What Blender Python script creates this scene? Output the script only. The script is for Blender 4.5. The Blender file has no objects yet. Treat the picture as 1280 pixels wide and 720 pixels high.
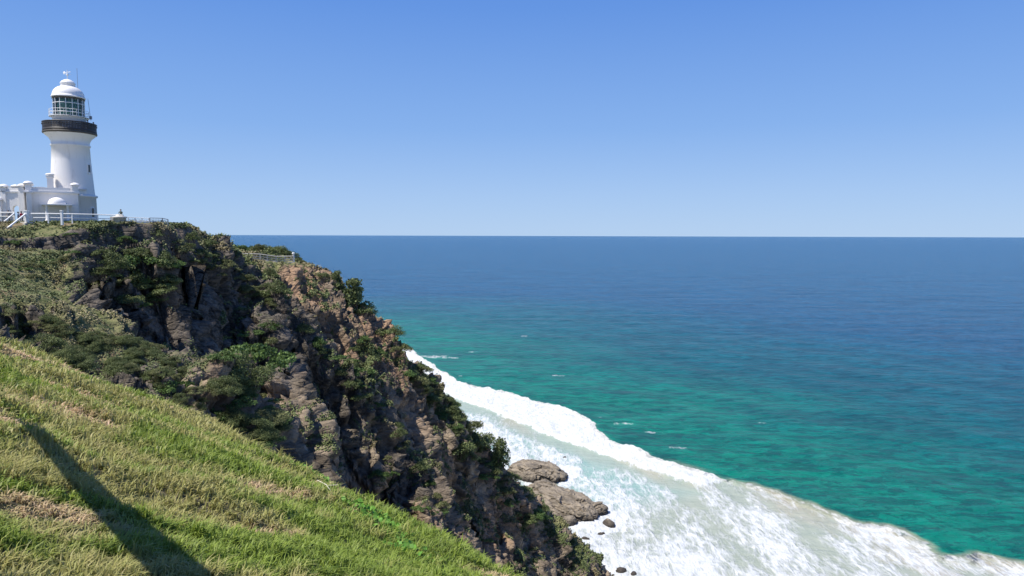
import bpy, bmesh, math, random
import numpy as np
from mathutils import Vector, Matrix
from mathutils.bvhtree import BVHTree
R = math.radians
random.seed(7)
RNG = np.random.default_rng(11)
scene = bpy.context.scene
C = scene.collection

# ------------------------------------------------------------------ camera, sky, sun, exposure
EYE = 91.0                                   # metres above the sea
FPX = 849.0                                  # focal length in pixels of a 1280 px wide picture
PITCH = R(4.43); ROLL = R(0.17)
cam_d = bpy.data.cameras.new('camera')
cam = bpy.data.objects.new('camera', cam_d); C.objects.link(cam)
cam_d.sensor_width = 36.0; cam_d.lens = 36.0*FPX/1280.0
cam_d.clip_start = 0.05; cam_d.clip_end = 300000
cam.location = (0, 0, EYE)
CAMR = (Matrix.Rotation(math.pi/2-PITCH, 3, 'X') @ Matrix.Rotation(ROLL, 3, 'Z'))
cam.rotation_euler = CAMR.to_euler()
scene.camera = cam

SUN_AZ = R(-116)                             # from +Y (view direction), clockwise
SUN_EL = R(60)
SV = Vector((math.sin(SUN_AZ)*math.cos(SUN_EL), math.cos(SUN_AZ)*math.cos(SUN_EL), math.sin(SUN_EL)))
world = bpy.data.worlds.new('World'); scene.world = world
world.use_nodes = True
wn = world.node_tree.nodes; wl = world.node_tree.links
bg = wn['Background']
sky = wn.new('ShaderNodeTexSky'); sky.sky_type = 'NISHITA'; sky.sun_disc = False
sky.sun_elevation = SUN_EL; sky.sun_rotation = SUN_AZ
sky.altitude = 50; sky.air_density = 1.0; sky.dust_density = 0.25; sky.ozone_density = 3.0
# clear sea air: keep the sky texture's brightness but ease its horizon from yellow to pale blue
wtc = wn.new('ShaderNodeTexCoord'); wsp = wn.new('ShaderNodeSeparateXYZ'); wl.new(wtc.outputs['Generated'], wsp.inputs[0])
wrp = wn.new('ShaderNodeValToRGB'); wl.new(wsp.outputs[2], wrp.inputs[0])
el = wrp.color_ramp.elements
SKYK = 1/0.135/2**0.42
def lin(r, g, b): return tuple((((c/255)+.055)/1.055)**2.4 for c in (r, g, b))+(1,)
el[0].position = 0.0; el[0].color = lin(173, 204, 240)
el[1].position = 1.0; el[1].color = lin(58, 104, 196)
for p_, c_ in ((.06, (160, 194, 239)), (.15, (132, 175, 235)), (.31, (98, 148, 226)), (.5, (80, 130, 216))):
    e_ = wrp.color_ramp.elements.new(p_); e_.color = lin(*c_)
wmul = wn.new('ShaderNodeVectorMath'); wmul.operation = 'SCALE'; wl.new(wrp.outputs[0], wmul.inputs[0]); wmul.inputs[3].default_value = SKYK
wmx = wn.new('ShaderNodeMix'); wmx.data_type = 'RGBA'; wmx.inputs[0].default_value = .94
wl.new(sky.outputs[0], wmx.inputs[6]); wl.new(wmul.outputs[0], wmx.inputs[7])
wl.new(wmx.outputs[2], bg.inputs[0]); bg.inputs[1].default_value = 0.135
sun_d = bpy.data.lights.new('sun', 'SUN'); sun = bpy.data.objects.new('sun', sun_d); C.objects.link(sun)
sun_d.energy = 5.0; sun_d.angle = R(0.53); sun_d.color = (1.0, 0.955, 0.88)
sun.rotation_euler = SV.to_track_quat('Z', 'Y').to_euler()
scene.view_settings.view_transform = 'Standard'; scene.view_settings.look = 'None'
scene.view_settings.exposure = 0.42; scene.view_settings.gamma = 1.0
scene.render.engine = 'CYCLES'
scene.cycles.max_bounces = 6
scene.cycles.transparent_max_bounces = 8

# ------------------------------------------------------------------ helpers
def ray(px, py):
    """direction of the sight line that a place had in the survey picture (1280x720)"""
    v = CAMR @ Vector(((px-640)/FPX, (360-py)/FPX, -1.0))
    return v
def at(px, py, Y):
    v = ray(px, py); k = Y/v.y
    return Vector((v.x*k, v.y*k, EYE+v.z*k))
def sea_at(px, py, z=0.0):
    v = ray(px, py); k = (z-EYE)/v.z
    return Vector((v.x*k, v.y*k, z))

def ih(ix, iy, iz, seed):
    h = (ix.astype(np.int64)*374761393 + iy.astype(np.int64)*668265263 + iz.astype(np.int64)*2147483647*3 + seed*1274126177) & 0xFFFFFFFF
    h = ((h ^ (h >> 13))*1274126177) & 0xFFFFFFFF
    h = ((h ^ (h >> 16))*2246822519) & 0xFFFFFFFF
    h = h ^ (h >> 15)
    return h.astype(np.float64)/4294967296.0
def vnoise(P, seed=0):
    """smooth value noise -1..1 on an (n,3) array"""
    f = np.floor(P); t = P-f; t = t*t*t*(t*(t*6-15)+10); f = f.astype(np.int64)
    out = 0
    for dx in (0, 1):
        wx = t[:, 0] if dx else 1-t[:, 0]
        for dy in (0, 1):
            wy = t[:, 1] if dy else 1-t[:, 1]
            for dz in (0, 1):
                wz = t[:, 2] if dz else 1-t[:, 2]
                out = out+wx*wy*wz*ih(f[:, 0]+dx, f[:, 1]+dy, f[:, 2]+dz, seed)
    return out*2-1
def fbm(P, oct=4, seed=0, gain=0.5):
    a = 1.0; s = 0; n = 0
    for i in range(oct):
        s = s+a*vnoise(P*(2.03**i)+17.3*i, seed+i); n += a; a *= gain
    return s/n
def ridged(P, oct=4, seed=0):
    a = 1.0; s = 0; n = 0
    for i in range(oct):
        s = s+a*(1-2*np.abs(vnoise(P*(2.07**i)+9.1*i, seed+i))); n += a; a *= 0.5
    return s/n
def facets(P, seed=0, tilt=1.0):
    """broken-rock noise: every cell is a plane of its own height and tilt; returns (height, crack 0..1)"""
    f = np.floor(P).astype(np.int64)
    b1 = np.full(len(P), 1e9); b2 = np.full(len(P), 1e9); h = np.zeros(len(P))
    for dx in (-1, 0, 1):
        for dy in (-1, 0, 1):
            for dz in (-1, 0, 1):
                cx, cy, cz = f[:, 0]+dx, f[:, 1]+dy, f[:, 2]+dz
                ox = cx+ih(cx, cy, cz, seed+1)-P[:, 0]; oy = cy+ih(cx, cy, cz, seed+2)-P[:, 1]; oz = cz+ih(cx, cy, cz, seed+3)-P[:, 2]
                d = ox*ox+oy*oy+oz*oz
                hh = (ih(cx, cy, cz, seed+4)-.5)+tilt*(-(ih(cx, cy, cz, seed+5)-.5)*ox-(ih(cx, cy, cz, seed+6)-.5)*oy-(ih(cx, cy, cz, seed+7)-.5)*oz)
                c1 = d < b1
                b2 = np.where(c1, b1, np.minimum(b2, d)); b1 = np.where(c1, d, b1); h = np.where(c1, hh, h)
    return h, np.clip((np.sqrt(b2)-np.sqrt(b1))*3, 0, 1)
def sstep(a, b, x):
    t = np.clip((x-a)/(b-a), 0, 1); return t*t*(3-2*t)

def mesh_from(name, V, F, mat=None, smooth=False, attrs=None):
    """V (n,3), F (m,k) arrays -> one mesh datablock"""
    me = bpy.data.meshes.new(name)
    V = np.asarray(V, dtype=np.float32); F = np.asarray(F, dtype=np.int32)
    m, k = F.shape
    me.vertices.add(len(V)); me.vertices.foreach_set('co', V.ravel())
    me.loops.add(m*k); me.loops.foreach_set('vertex_index', F.ravel())
    me.polygons.add(m); me.polygons.foreach_set('loop_start', np.arange(0, m*k, k, dtype=np.int32))
    me.polygons.foreach_set('loop_total', np.full(m, k, dtype=np.int32))
    if smooth: me.polygons.foreach_set('use_smooth', np.ones(m, dtype=bool))
    for an, av in (attrs or {}).items():
        av = np.asarray(av, dtype=np.float32)
        if av.ndim == 2:
            a = me.attributes.new(an, 'FLOAT_COLOR', 'POINT'); a.data.foreach_set('color', av.ravel())
        else:
            a = me.attributes.new(an, 'FLOAT', 'POINT'); a.data.foreach_set('value', av)
    me.update(calc_edges=True)
    if mat: me.materials.append(mat)
    return me
def link(name, me, parent=None):
    o = bpy.data.objects.new(name, me); C.objects.link(o)
    if parent: o.parent = parent
    return o
def tag(o, label=None, cat=None, group=None, kind=None):
    if label: o['label'] = label
    if cat: o['category'] = cat
    if group: o['group'] = group
    if kind: o['kind'] = kind
    return o
def empty(name, loc, rz=0, **k):
    o = bpy.data.objects.new(name, None); C.objects.link(o); o.location = loc; o.rotation_euler = (0, 0, rz)
    o.empty_display_size = 0.3
    return tag(o, **k)

class MB:
    """collects shapes, builds one mesh object"""
    def __init__(s): s.v = []; s.f = []; s.sm = []
    def add(s, vs, fs, smooth=False):
        n = len(s.v); s.v += [tuple(v) for v in vs]
        for f in fs: s.f.append([i+n for i in f]); s.sm.append(smooth)
    def box(s, c, d, rz=0):
        x, y, z = d[0]/2, d[1]/2, d[2]/2
        co, si = math.cos(rz), math.sin(rz)
        vs = []
        for dz in (-z, z):
            for dx, dy in ((-x, -y), (x, -y), (x, y), (-x, y)):
                vs.append((c[0]+dx*co-dy*si, c[1]+dx*si+dy*co, c[2]+dz))
        s.add(vs, [(3, 2, 1, 0), (4, 5, 6, 7), (0, 1, 5, 4), (1, 2, 6, 5), (2, 3, 7, 6), (3, 0, 4, 7)])
    def tube(s, pts, r, n=8, rr=None, smooth=True):
        pts = [Vector(p) for p in pts]; rings = []
        for i, p in enumerate(pts):
            d = (pts[min(i+1, len(pts)-1)]-pts[max(i-1, 0)]).normalized()
            a = d.orthogonal().normalized() if i == 0 else (a-d*a.dot(d)).normalized()
            b = d.cross(a); q = rr[i] if rr else r
            rings.append([p+(a*math.cos(2*math.pi*k/n)+b*math.sin(2*math.pi*k/n))*q for k in range(n)])
        vs = [v for rg in rings for v in rg]; fs = []
        for i in range(len(pts)-1):
            for k in range(n):
                fs.append((i*n+k, i*n+(k+1) % n, (i+1)*n+(k+1) % n, (i+1)*n+k))
        s.add(vs, fs, smooth)
        m = len(vs); s.add(rings[0], [tuple(range(n))[::-1]]); s.add(rings[-1], [tuple(range(n))])
    def lathe(s, prof, n=32, c=(0, 0, 0), smooth=True, a0=0.0, close=True):
        vs = []; fs = []
        for (r, z) in prof:
            for k in range(n):
                a = a0+2*math.pi*k/n
                vs.append((c[0]+r*math.cos(a), c[1]+r*math.sin(a), c[2]+z))
        for i in range(len(prof)-1):
            for k in range(n):
                fs.append((i*n+k, i*n+(k+1) % n, (i+1)*n+(k+1) % n, (i+1)*n+k))
        s.add(vs, fs, smooth)
        if close:
            s.add([vs[k] for k in range(n)], [tuple(range(n))[::-1]])
            L = (len(prof)-1)*n; s.add([vs[L+k] for k in range(n)], [tuple(range(n))])
    def build(s, name, mat, parent=None, bevel=0, loc=None):
        me = bpy.data.meshes.new(name); me.from_pydata(s.v, [], s.f)
        me.polygons.foreach_set('use_smooth', s.sm)
        me.materials.append(mat); me.update()
        o = link(name, me, parent)
        if loc: o.location = loc
        if bevel:
            b = o.modifiers.new('bevel', 'BEVEL'); b.width = bevel; b.segments = 2; b.limit_method = 'ANGLE'
        return o

# ------------------------------------------------------------------ materials
def newmat(name):
    m = bpy.data.materials.new(name); m.use_nodes = True
    return m, m.node_tree.nodes, m.node_tree.links, m.node_tree.nodes['Principled BSDF']
def nd(N, typ, **k):
    n = N.new('ShaderNode'+typ)
    for a, b in k.items(): setattr(n, a, b)
    return n
def mixc(N, L, fac, a, b, blend='MIX'):
    n = N.new('ShaderNodeMix'); n.data_type = 'RGBA'; n.blend_type = blend
    for s, v in ((0, fac), (6, a), (7, b)):
        if hasattr(v, 'links') or hasattr(v, 'is_linked'): L.new(v, n.inputs[s])
        elif s == 0: n.inputs[0].default_value = v
        else: n.inputs[s].default_value = (*v, 1) if len(v) == 3 else v
    return n.outputs[2]
def mth(N, L, op, a, b=None, c=None, clamp=False):
    n = N.new('ShaderNodeMath'); n.operation = op; n.use_clamp = clamp
    for i, v in enumerate((a, b, c)):
        if v is None: continue
        if hasattr(v, 'is_linked'): L.new(v, n.inputs[i])
        else: n.inputs[i].default_value = v
    return n.outputs[0]
def ramp(N, L, x, a, b):
    n = N.new('ShaderNodeMapRange'); n.interpolation_type = 'SMOOTHSTEP'
    L.new(x, n.inputs[0]); n.inputs[1].default_value = a; n.inputs[2].default_value = b
    return n.outputs[0]
def noise(N, L, co, scale, detail=4, rough=0.55, dist=0.0, out=0):
    n = N.new('ShaderNodeTexNoise'); L.new(co, n.inputs['Vector'])
    n.inputs['Scale'].default_value = scale; n.inputs['Detail'].default_value = detail
    n.inputs['Roughness'].default_value = rough; n.inputs['Distortion'].default_value = dist
    return n.outputs[out]
def mapping(N, L, co, rot=(0, 0, 0), sc=(1, 1, 1)):
    m = N.new('ShaderNodeMapping'); L.new(co, m.inputs[0]); m.inputs[2].default_value = rot; m.inputs[3].default_value = sc
    return m.outputs[0]
def bumpn(N, L, h, strength, dist, normal=None):
    b = N.new('ShaderNodeBump'); b.inputs['Strength'].default_value = strength; b.inputs['Distance'].default_value = dist
    L.new(h, b.inputs['Height'])
    if normal: L.new(normal, b.inputs['Normal'])
    return b.outputs[0]
def simple(name, col, rough=0.6, var=0.12, scale=3.0, metal=0.0, bump=0.0):
    m, N, L, B = newmat(name)
    co = nd(N, 'TexCoord').outputs['Object']
    f = noise(N, L, co, scale, 5, 0.6)
    c = mixc(N, L, f, tuple(x*(1-var) for x in col), tuple(min(1, x*(1+var)) for x in col))
    L.new(c, B.inputs['Base Color']); B.inputs['Roughness'].default_value = rough; B.inputs['Metallic'].default_value = metal
    if bump: L.new(bumpn(N, L, noise(N, L, co, scale*6, 4), bump, 0.02), B.inputs['Normal'])
    return m

def white_paint():
    m, N, L, B = newmat('white_paint')
    co = nd(N, 'TexCoord').outputs['Object']
    f = noise(N, L, mapping(N, L, co, sc=(1, 1, .22)), 1.6, 6, 0.65)
    g = ramp(N, L, f, 0.52, 0.78)
    c = mixc(N, L, g, (.77, .74, .70), (.62, .585, .535))
    L.new(c, B.inputs['Base Color']); B.inputs['Roughness'].default_value = 0.55
    L.new(bumpn(N, L, noise(N, L, co, 9, 4), .25, .02), B.inputs['Normal'])
    return m
M = {}
M['white'] = white_paint()
M['rail'] = simple('rail_paint', (.80, .79, .76), .5, .06)
M['dark'] = simple('dark_gallery_paint', (.034, .028, .024), .5, .35, 2.0)
M['bronze'] = simple('weathered_bronze', (.075, .062, .045), .55, .3, 3.0)
M['grey'] = simple('dull_steel', (.30, .31, .32), .5, .15, metal=.4)
M['pane'] = simple('dark_window_pane', (.02, .025, .03), .12, .1)
M['timber'] = simple('weathered_timber', (.52, .48, .40), .8, .3, 5.0, bump=.3)
M['stone'] = simple('pale_masonry', (.52, .49, .43), .85, .25, 4.0, bump=.4)
M['oldwood'] = simple('old_log', (.16, .12, .09), .9, .3, 6.0, bump=.5)

def glass_mat():
    m, N, L, B = newmat('lantern_glass'); N.remove(B)
    out = [n for n in N if n.type == 'OUTPUT_MATERIAL'][0]
    t = nd(N, 'BsdfTransparent'); t.inputs[0].default_value = (.80, .92, .88, 1)
    g = nd(N, 'BsdfGlossy'); g.inputs['Roughness'].default_value = .02; g.inputs[0].default_value = (.9, .95, .95, 1)
    fr = nd(N, 'Fresnel'); fr.inputs[0].default_value = 1.5
    mx = nd(N, 'MixShader'); L.new(fr.outputs[0], mx.inputs[0]); L.new(t.outputs[0], mx.inputs[1]); L.new(g.outputs[0], mx.inputs[2])
    L.new(mx.outputs[0], out.inputs[0])
    return m
M['glass'] = glass_mat()
def lens_mat():
    m, N, L, B = newmat('prism_glass')
    co = nd(N, 'TexCoord').outputs['Object']
    f = noise(N, L, mapping(N, L, co, sc=(.6, .6, 4)), 1.2, 3, .5)
    L.new(mixc(N, L, f, (.035, .12, .10), (.16, .30, .25)), B.inputs['Base Color'])
    B.inputs['Roughness'].default_value = .12; B.inputs['Specular IOR Level'].default_value = .8
    return m
M['lens'] = lens_mat()
# ------------------------------------------------------------------ the near grass slope
GA, GB, GC = EYE-1.64, -0.40, -0.388
def plane_hit(px, py):
    v = ray(px, py); k = (GA-EYE)/(v.z-GB*v.x-GC*v.y)
    return (v.x*k, v.y*k)
edge = [plane_hit(*p) for p in ((-60, 402), (0, 427), (32, 437), (120, 478), (212, 511), (260, 533), (307, 560), (375, 590), (431, 621), (487, 648), (556, 681), (632, 722), (712, 768), (900, 870))]
edge = np.array([(edge[0][0]-20, edge[0][1]+18)]+edge)
def line_sd(X, Y, pl):
    """distance to a polyline, positive on its left-hand side"""
    best = np.full(X.shape, 1e18); sg = np.ones(X.shape); sb = np.zeros(X.shape)
    for (x0, y0), (x1, y1) in zip(pl[:-1], pl[1:]):
        dx, dy = x1-x0, y1-y0; L2 = dx*dx+dy*dy
        t = np.clip(((X-x0)*dx+(Y-y0)*dy)/L2, 0, 1)
        qx, qy = X-x0-t*dx, Y-y0-t*dy; d = qx*qx+qy*qy
        s = dx*(Y-y0)-dy*(X-x0)
        sa = np.abs(s)/math.sqrt(L2); tie = np.abs(d-best) < 1e-7*(1+d)
        c = ((d < best) & ~tie) | (tie & (sa > sb)); best = np.where(c, d, best); sg = np.where(c, np.sign(s), sg); sb = np.where(c, sa, sb)
    return np.sqrt(best)*sg
def z_near(X, Y, detail=True):
    e = line_sd(X, Y, edge)
    z = GA+GB*X+GC*Y
    P = np.stack([X, Y, 0*X], 1)
    z = z+.16*vnoise(P*.55, 3)*sstep(3, 9, np.hypot(X, Y))+.05*vnoise(P*1.7, 4)+.035*vnoise(P*4.1, 5)
    ep = np.clip(e, 0, None)
    return z-np.where(ep > 0, .34*ep**1.6, 0)+ .0*e, e
def grid(xs, ys):
    X, Y = np.meshgrid(xs, ys); nx, ny = len(xs), len(ys)
    i = np.arange(nx*ny).reshape(ny, nx)
    F = np.stack([i[:-1, :-1], i[:-1, 1:], i[1:, 1:], i[1:, :-1]], -1).reshape(-1, 4)
    return X.ravel(), Y.ravel(), F
X, Y, F = grid(np.arange(-62, 26, .16), np.arange(-14, 48, .16))
Z, e = z_near(X, Y)
keep = (e[F].min(1) < 6.5)
near_V = np.stack([X, Y, Z], 1)

def soil_mat():
    m, N, L, B = newmat('turf_soil')
    co = nd(N, 'TexCoord').outputs['Object']
    f = noise(N, L, co, .9, 6, .6); g = noise(N, L, co, 9, 5, .6)
    c = mixc(N, L, ramp(N, L, f, .38, .62), (.085, .10, .03), (.16, .13, .07))
    c = mixc(N, L, ramp(N, L, g, .4, .7), c, (.05, .045, .02))
    L.new(c, B.inputs['Base Color']); B.inputs['Roughness'].default_value = .95
    L.new(bumpn(N, L, g, .8, .05), B.inputs['Normal'])
    return m
slope = link('grass_slope', mesh_from('grass_slope', near_V, F[keep], soil_mat(), True))
tag(slope, kind='structure')

# ------------------------------------------------------------------ the headland
CP = [  # survey points: picture x, picture y, distance ahead
 (-60, 306, 78), (0, 296, 86), (0, 318, 80), (30, 281, 92), (30, 303, 87), (100, 279, 94), (100, 291, 92), (170, 281.5, 97), (209, 285, 100),
 (245, 300, 106), (272, 312, 116), (300, 322, 130), (335, 328, 140), (367, 330, 146), (300, 313, 146), (340, 314, 150), (280, 313, 140),
 (408, 356, 148), (440, 382, 149), (500, 436, 150), (560, 508, 152), (602, 560, 154), (628, 598, 156), (662, 640, 158), (698, 684, 161), (738, 716, 163),
 (0, 340, 75), (60, 320, 84), (60, 350, 79), (100, 330, 86), (100, 385, 76), (150, 345, 88), (150, 395, 81), (200, 330, 94), (205, 385, 90), (190, 303, 97),
 (-60, 350, 64), (0, 358, 63), (0, 378, 57), (40, 368, 62), (85, 392, 62), (0, 412, 46), (60, 430, 47), (100, 452, 46), (130, 420, 58), (150, 452, 56), (195, 440, 68), (200, 488, 57), (250, 512, 60), (300, 545, 62), (340, 570, 66), (385, 605, 72),
 (240, 340, 100), (250, 380, 106), (262, 430, 105), (275, 485, 100), (290, 520, 84), (222, 440, 86),
 (290, 350, 115), (300, 390, 113), (290, 440, 105), (330, 430, 110), (350, 465, 104), (362, 520, 98), (380, 575, 91), (310, 500, 92),
 (385, 440, 123), (402, 480, 120), (415, 540, 116), (435, 600, 112), (470, 640, 109),
 (350, 380, 127), (390, 410, 129), (450, 492, 125), (500, 562, 122), (545, 625, 122), (570, 670, 122),
 (400, 370, 142), (450, 425, 141), (470, 470, 137), (500, 500, 139), (550, 560, 142), (600, 620, 146), (640, 662, 150), (690, 700, 157), (540, 520, 145), (590, 575, 149),
 (620, 720, 140),
]
pts = [tuple(at(*p)) for p in CP]
TOP = 92.5
LHX, LHY = at(92, 272, 105)[:2]
pts += [(x, y, TOP) for x, y in ((LHX, LHY), (LHX-12, LHY+3), (LHX+8, LHY+6), (LHX-4, LHY-6), (LHX+1, LHY+14), (LHX-20, LHY+15), (LHX+14, LHY), (-52, 105))]
pts += [(-120, 90, 92), (-120, 130, 94), (-100, 60, 86), (-70, 40, 84), (-120, 40, 90), (-120, 180, 80), (-90, 150, 90), (-75, 135, 88.6), (-80, 152, 87), (-66, 158, 86), (-50, 160, 80), (-40, 165, 66),
        (-80, 190, 60), (-60, 200, 40), (-70, 240, 30), (-30, 170, 28), (-12, 180, 8), (10, 190, -3), (30, 185, -4), (0, 215, -5), (-30, 230, -3), (-50, 300, -5), (-80, 330, -3), (-120, 300, 30), (-120, 240, 60), (0, 300, -6), (60, 300, -6), (60, 150, -5), (60, 200, -6), (60, 100, -5),
        (36, 160, -3), (28, 140, -3), (12, 125, 0), (0, 112, 2), (-12, 95, 10), (-22, 80, 26), (-10, 60, 26), (10, 80, 2), (30, 60, -2), (20, 40, 30), (13, 20, 68), (25, 20, 52), (8, 30, 56), (60, 12, 10), (30, 110, -4)]
for (x0, y0), (x1, y1) in zip(edge[1:-1], edge[2:]):             # the slope breaks off behind its rim
    nx_, ny_ = -(y1-y0), x1-x0; k_ = 1/math.hypot(nx_, ny_)
    for d_, q_ in ((2.5, 1.6), (7, 8.5)):
        x_, y_ = x0+nx_*k_*d_, y0+ny_*k_*d_
        pts.append((x_, y_, GA+GB*x_+GC*y_-q_))
pts = np.array(pts)
def tps(r2): return np.where(r2 > 1e-9, .5*r2*np.log(r2+1e-12), 0)
def fit(pts, lam=1.0):
    n = len(pts); q = pts[:, :2]/100
    K = tps(((q[:, None]-q[None])**2).sum(-1))+np.eye(n)*lam*1e-4
    A = np.zeros((n+3, n+3)); A[:n, :n] = K; A[:n, n] = 1; A[:n, n+1:] = q; A[n, :n] = 1; A[n+1:, :n] = q.T
    return np.linalg.solve(A, np.concatenate([pts[:, 2], [0, 0, 0]]))
W = fit(pts)
def z_far(X, Y):
    q = pts[:, :2]/100; out = np.empty(X.shape)
    for s in range(0, len(X), 50000):
        x, y = X[s:s+50000]/100, Y[s:s+50000]/100
        r2 = (x[:, None]-q[None, :, 0])**2+(y[:, None]-q[None, :, 1])**2
        out[s:s+50000] = tps(r2) @ W[:-3]+W[-3]+W[-2]*x+W[-1]*y
    return out
ys = np.concatenate([np.arange(6, 60, .3), np.arange(60, 172, .21), np.arange(172, 340, 1.4)])
xs = np.concatenate([np.arange(-125, -95, 1.2), np.arange(-95, 36, .21)])
X, Y, F = grid(xs, ys); nx, ny = len(xs), len(ys)
Z = z_far(X, Y)
def cut(Z, path, depth, width, rev=False):
    """a cleft whose left wall is steep and whose floor rises away to the right"""
    pl = np.array([at(*p)[:2] for p in path])
    sd = line_sd(X, Y, pl)*(1 if not rev else -1)
    # fade at both ends
    t0 = pl[0]; t1 = pl[-1]; u = (t1-t0)/np.linalg.norm(t1-t0); L_ = np.linalg.norm(t1-t0)
    al = ((X-t0[0])*u[0]+(Y-t0[1])*u[1])/L_
    w = sstep(-.12, .15, al)*sstep(1.15, .9, al)
    sd = sd+1.0*vnoise(np.stack([X/5, Y/5, 0*X], 1), 300)
    return Z-depth*w*sstep(-2.2, 2.4, sd)*np.exp(-np.clip(sd, 0, None)/width)
def spur(Z, path, h, width):
    pl = np.array([at(*p)[:2] for p in path]); sd = line_sd(X, Y, pl)
    return Z+h*np.exp(-(sd/width)**2)
Z = spur(Z, ((200, 340, 96), (206, 360, 95), (214, 400, 90)), 2.0, 3.0)
Z = spur(Z, ((318, 420, 112), (345, 455, 106), (368, 520, 100), (385, 580, 94)), 4.0, 2.6)
Z = spur(Z, ((360, 380, 125), (400, 425, 122), (455, 495, 119), (505, 565, 117), (550, 630, 118)), 3.0, 2.5)
Z = cut(Z, ((238, 335, 101), (240, 390, 104), (252, 440, 103), (262, 500, 96)), 15, 10)
Z = cut(Z, ((372, 440, 119), (388, 500, 112), (400, 560, 107), (420, 630, 104)), 24, 9)
Z = cut(Z, ((470, 545, 118), (490, 600, 116), (520, 660, 118)), 12, 6)
Z = cut(Z, ((555, 560, 134), (572, 610, 134), (600, 660, 137)), 13, 6)
Z = cut(Z, ((618, 600, 146), (640, 650, 148), (660, 700, 152)), 11, 5)
Z = cut(Z, ((500, 400, 136), (478, 450, 134), (470, 520, 132)), 8, 4)
Z = cut(Z, ((380, 345, 132), (398, 400, 130), (420, 440, 127)), 9, 4.5)
Z = cut(Z, ((110, 330, 88), (112, 370, 82), (128, 420, 72)), 8, 5)
Z = cut(Z, ((155, 350, 90), (165, 400, 84), (176, 430, 76)), 8, 5)
Z = np.maximum(Z, -6)
e_far = line_sd(X, Y, edge)
rimcap = GA+GB*X+GC*Y-1.2-.32*np.clip(e_far, 0, 30)
wr = sstep(9, 27, e_far)
Z = Z*wr+np.minimum(Z, rimcap)*(1-wr)
F = F[(e_far[F].max(1) > 1.0) & ~((X[F].max(1) > 8) & (Y[F].max(1) < 60) & (Z[F].max(1) > 66)) & (Z[F].max(1) > -1.5)]
Z2 = Z.reshape(ny, nx)
gy, gx = np.gradient(Z2, ys, xs)
slope_mag = np.hypot(gx, gy).ravel()
Nn = np.stack([-gx.ravel(), -gy.ravel(), np.ones(nx*ny)], 1); Nn /= np.linalg.norm(Nn, axis=1)[:, None]
P0 = np.stack([X, Y, Z], 1)
# turf lies on the knoll and on the left-hand shoulder, rock elsewhere
turf = sstep(1.0, .5, slope_mag+.25*fbm(P0/9, 3, 50))*sstep(76, 83, Z)
shoulder = sstep(1.0, .55, slope_mag+.2*fbm(P0/6, 3, 51))*sstep(-44, -52, X)*sstep(74, 66, Y)
turf = np.maximum(turf, shoulder)
flat = sstep(15, 9, np.hypot(X-LHX+2, Y-LHY-2))                # level ground under the buildings
rock = (1-.88*turf)*(1-.8*sstep(86, 90, Z)*sstep(120, 112, Y)); rock *= 1-flat
# strata run up and away: stretch the noise along the dip of the bedding
ax = Vector((.42, -.35, -.84)).normalized(); bx = ax.orthogonal().normalized(); cx = ax.cross(bx)
Rm = np.array([ax, bx, cx])
Q = P0 @ Rm.T
warp = np.stack([vnoise(P0/11, 60), vnoise(P0/11, 61), vnoise(P0/11, 62)], 1)*1.6
Q = Q+warp
Qs = Q*np.array([.30, 1, 1])
big = ridged(Qs/13, 3, 70)
f1, c1 = facets(Qs/5.0, 80, 1.8); f2, c2 = facets(Q*np.array([.22, 1, 1])/2.0+5, 90, 1.8); f3, c3 = facets(Q*np.array([.34, 1, 1])/.95+3, 100, 1.6)
f4, c4 = facets(Q*np.array([.7, 1, 1])/.5+9, 110, 1.8)
rib = ridged(Q*np.array([.10, 1, 1])/4.2+3, 3, 170)
disp = 1.7*rib+2.0*big+1.9*f1-.8*(1-c1)+1.9*f2-.8*(1-c2)+1.15*f3-.4*(1-c3)+.5*f4-.15*(1-c4)+.35*fbm(P0/1.2, 4, 160)
soft = .9*fbm(P0/7, 4, 120)+.35*fbm(P0/1.6, 3, 121)
amp = np.clip(sstep(.25, .9, slope_mag), .25, 1)*np.where(Y < 45, sstep(14, 26, e_far), 1)
D = rock*amp*disp+turf*(1-flat)*soft*.8
P1 = P0+Nn*D[:, None]
FENCE = [at(px_, py_+6.8, y_) for px_, py_, y_ in ((286, 317.5, 137), (291, 317.5, 138), (310, 317.5, 140), (325, 318.0, 141), (334, 319.3, 142), (345, 320.8, 143.5), (356, 320.8, 144.5), (366.5, 320.4, 145.5))]
fd = np.full(X.shape, 1e9); fz = np.zeros(X.shape)
for q_ in [a_.lerp(b_, t_) for a_, b_ in zip(FENCE[:-1], FENCE[1:]) for t_ in (0, .33, .66, 1)]:
    dd = np.hypot(X-q_.x, (Y-q_.y)*np.where(Y < q_.y, .5, 1.0)); c_ = dd < fd; fd = np.where(c_, dd, fd); fz = np.where(c_, q_.z, fz)
P1[:, 2] = np.minimum(P1[:, 2], fz+np.clip(fd-2.5, 0, None)*.8)
capz = 92.5-np.clip(X-(LHX+19), 0, 40)*.10
P1[:, 2] = np.where((P1[:, 2] > capz) & (Y > 80) & (Y < 130), capz+.15*(P1[:, 2]-capz), P1[:, 2])
veg = np.clip(turf+.0, 0, 1)*(1-.0*flat)
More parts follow.
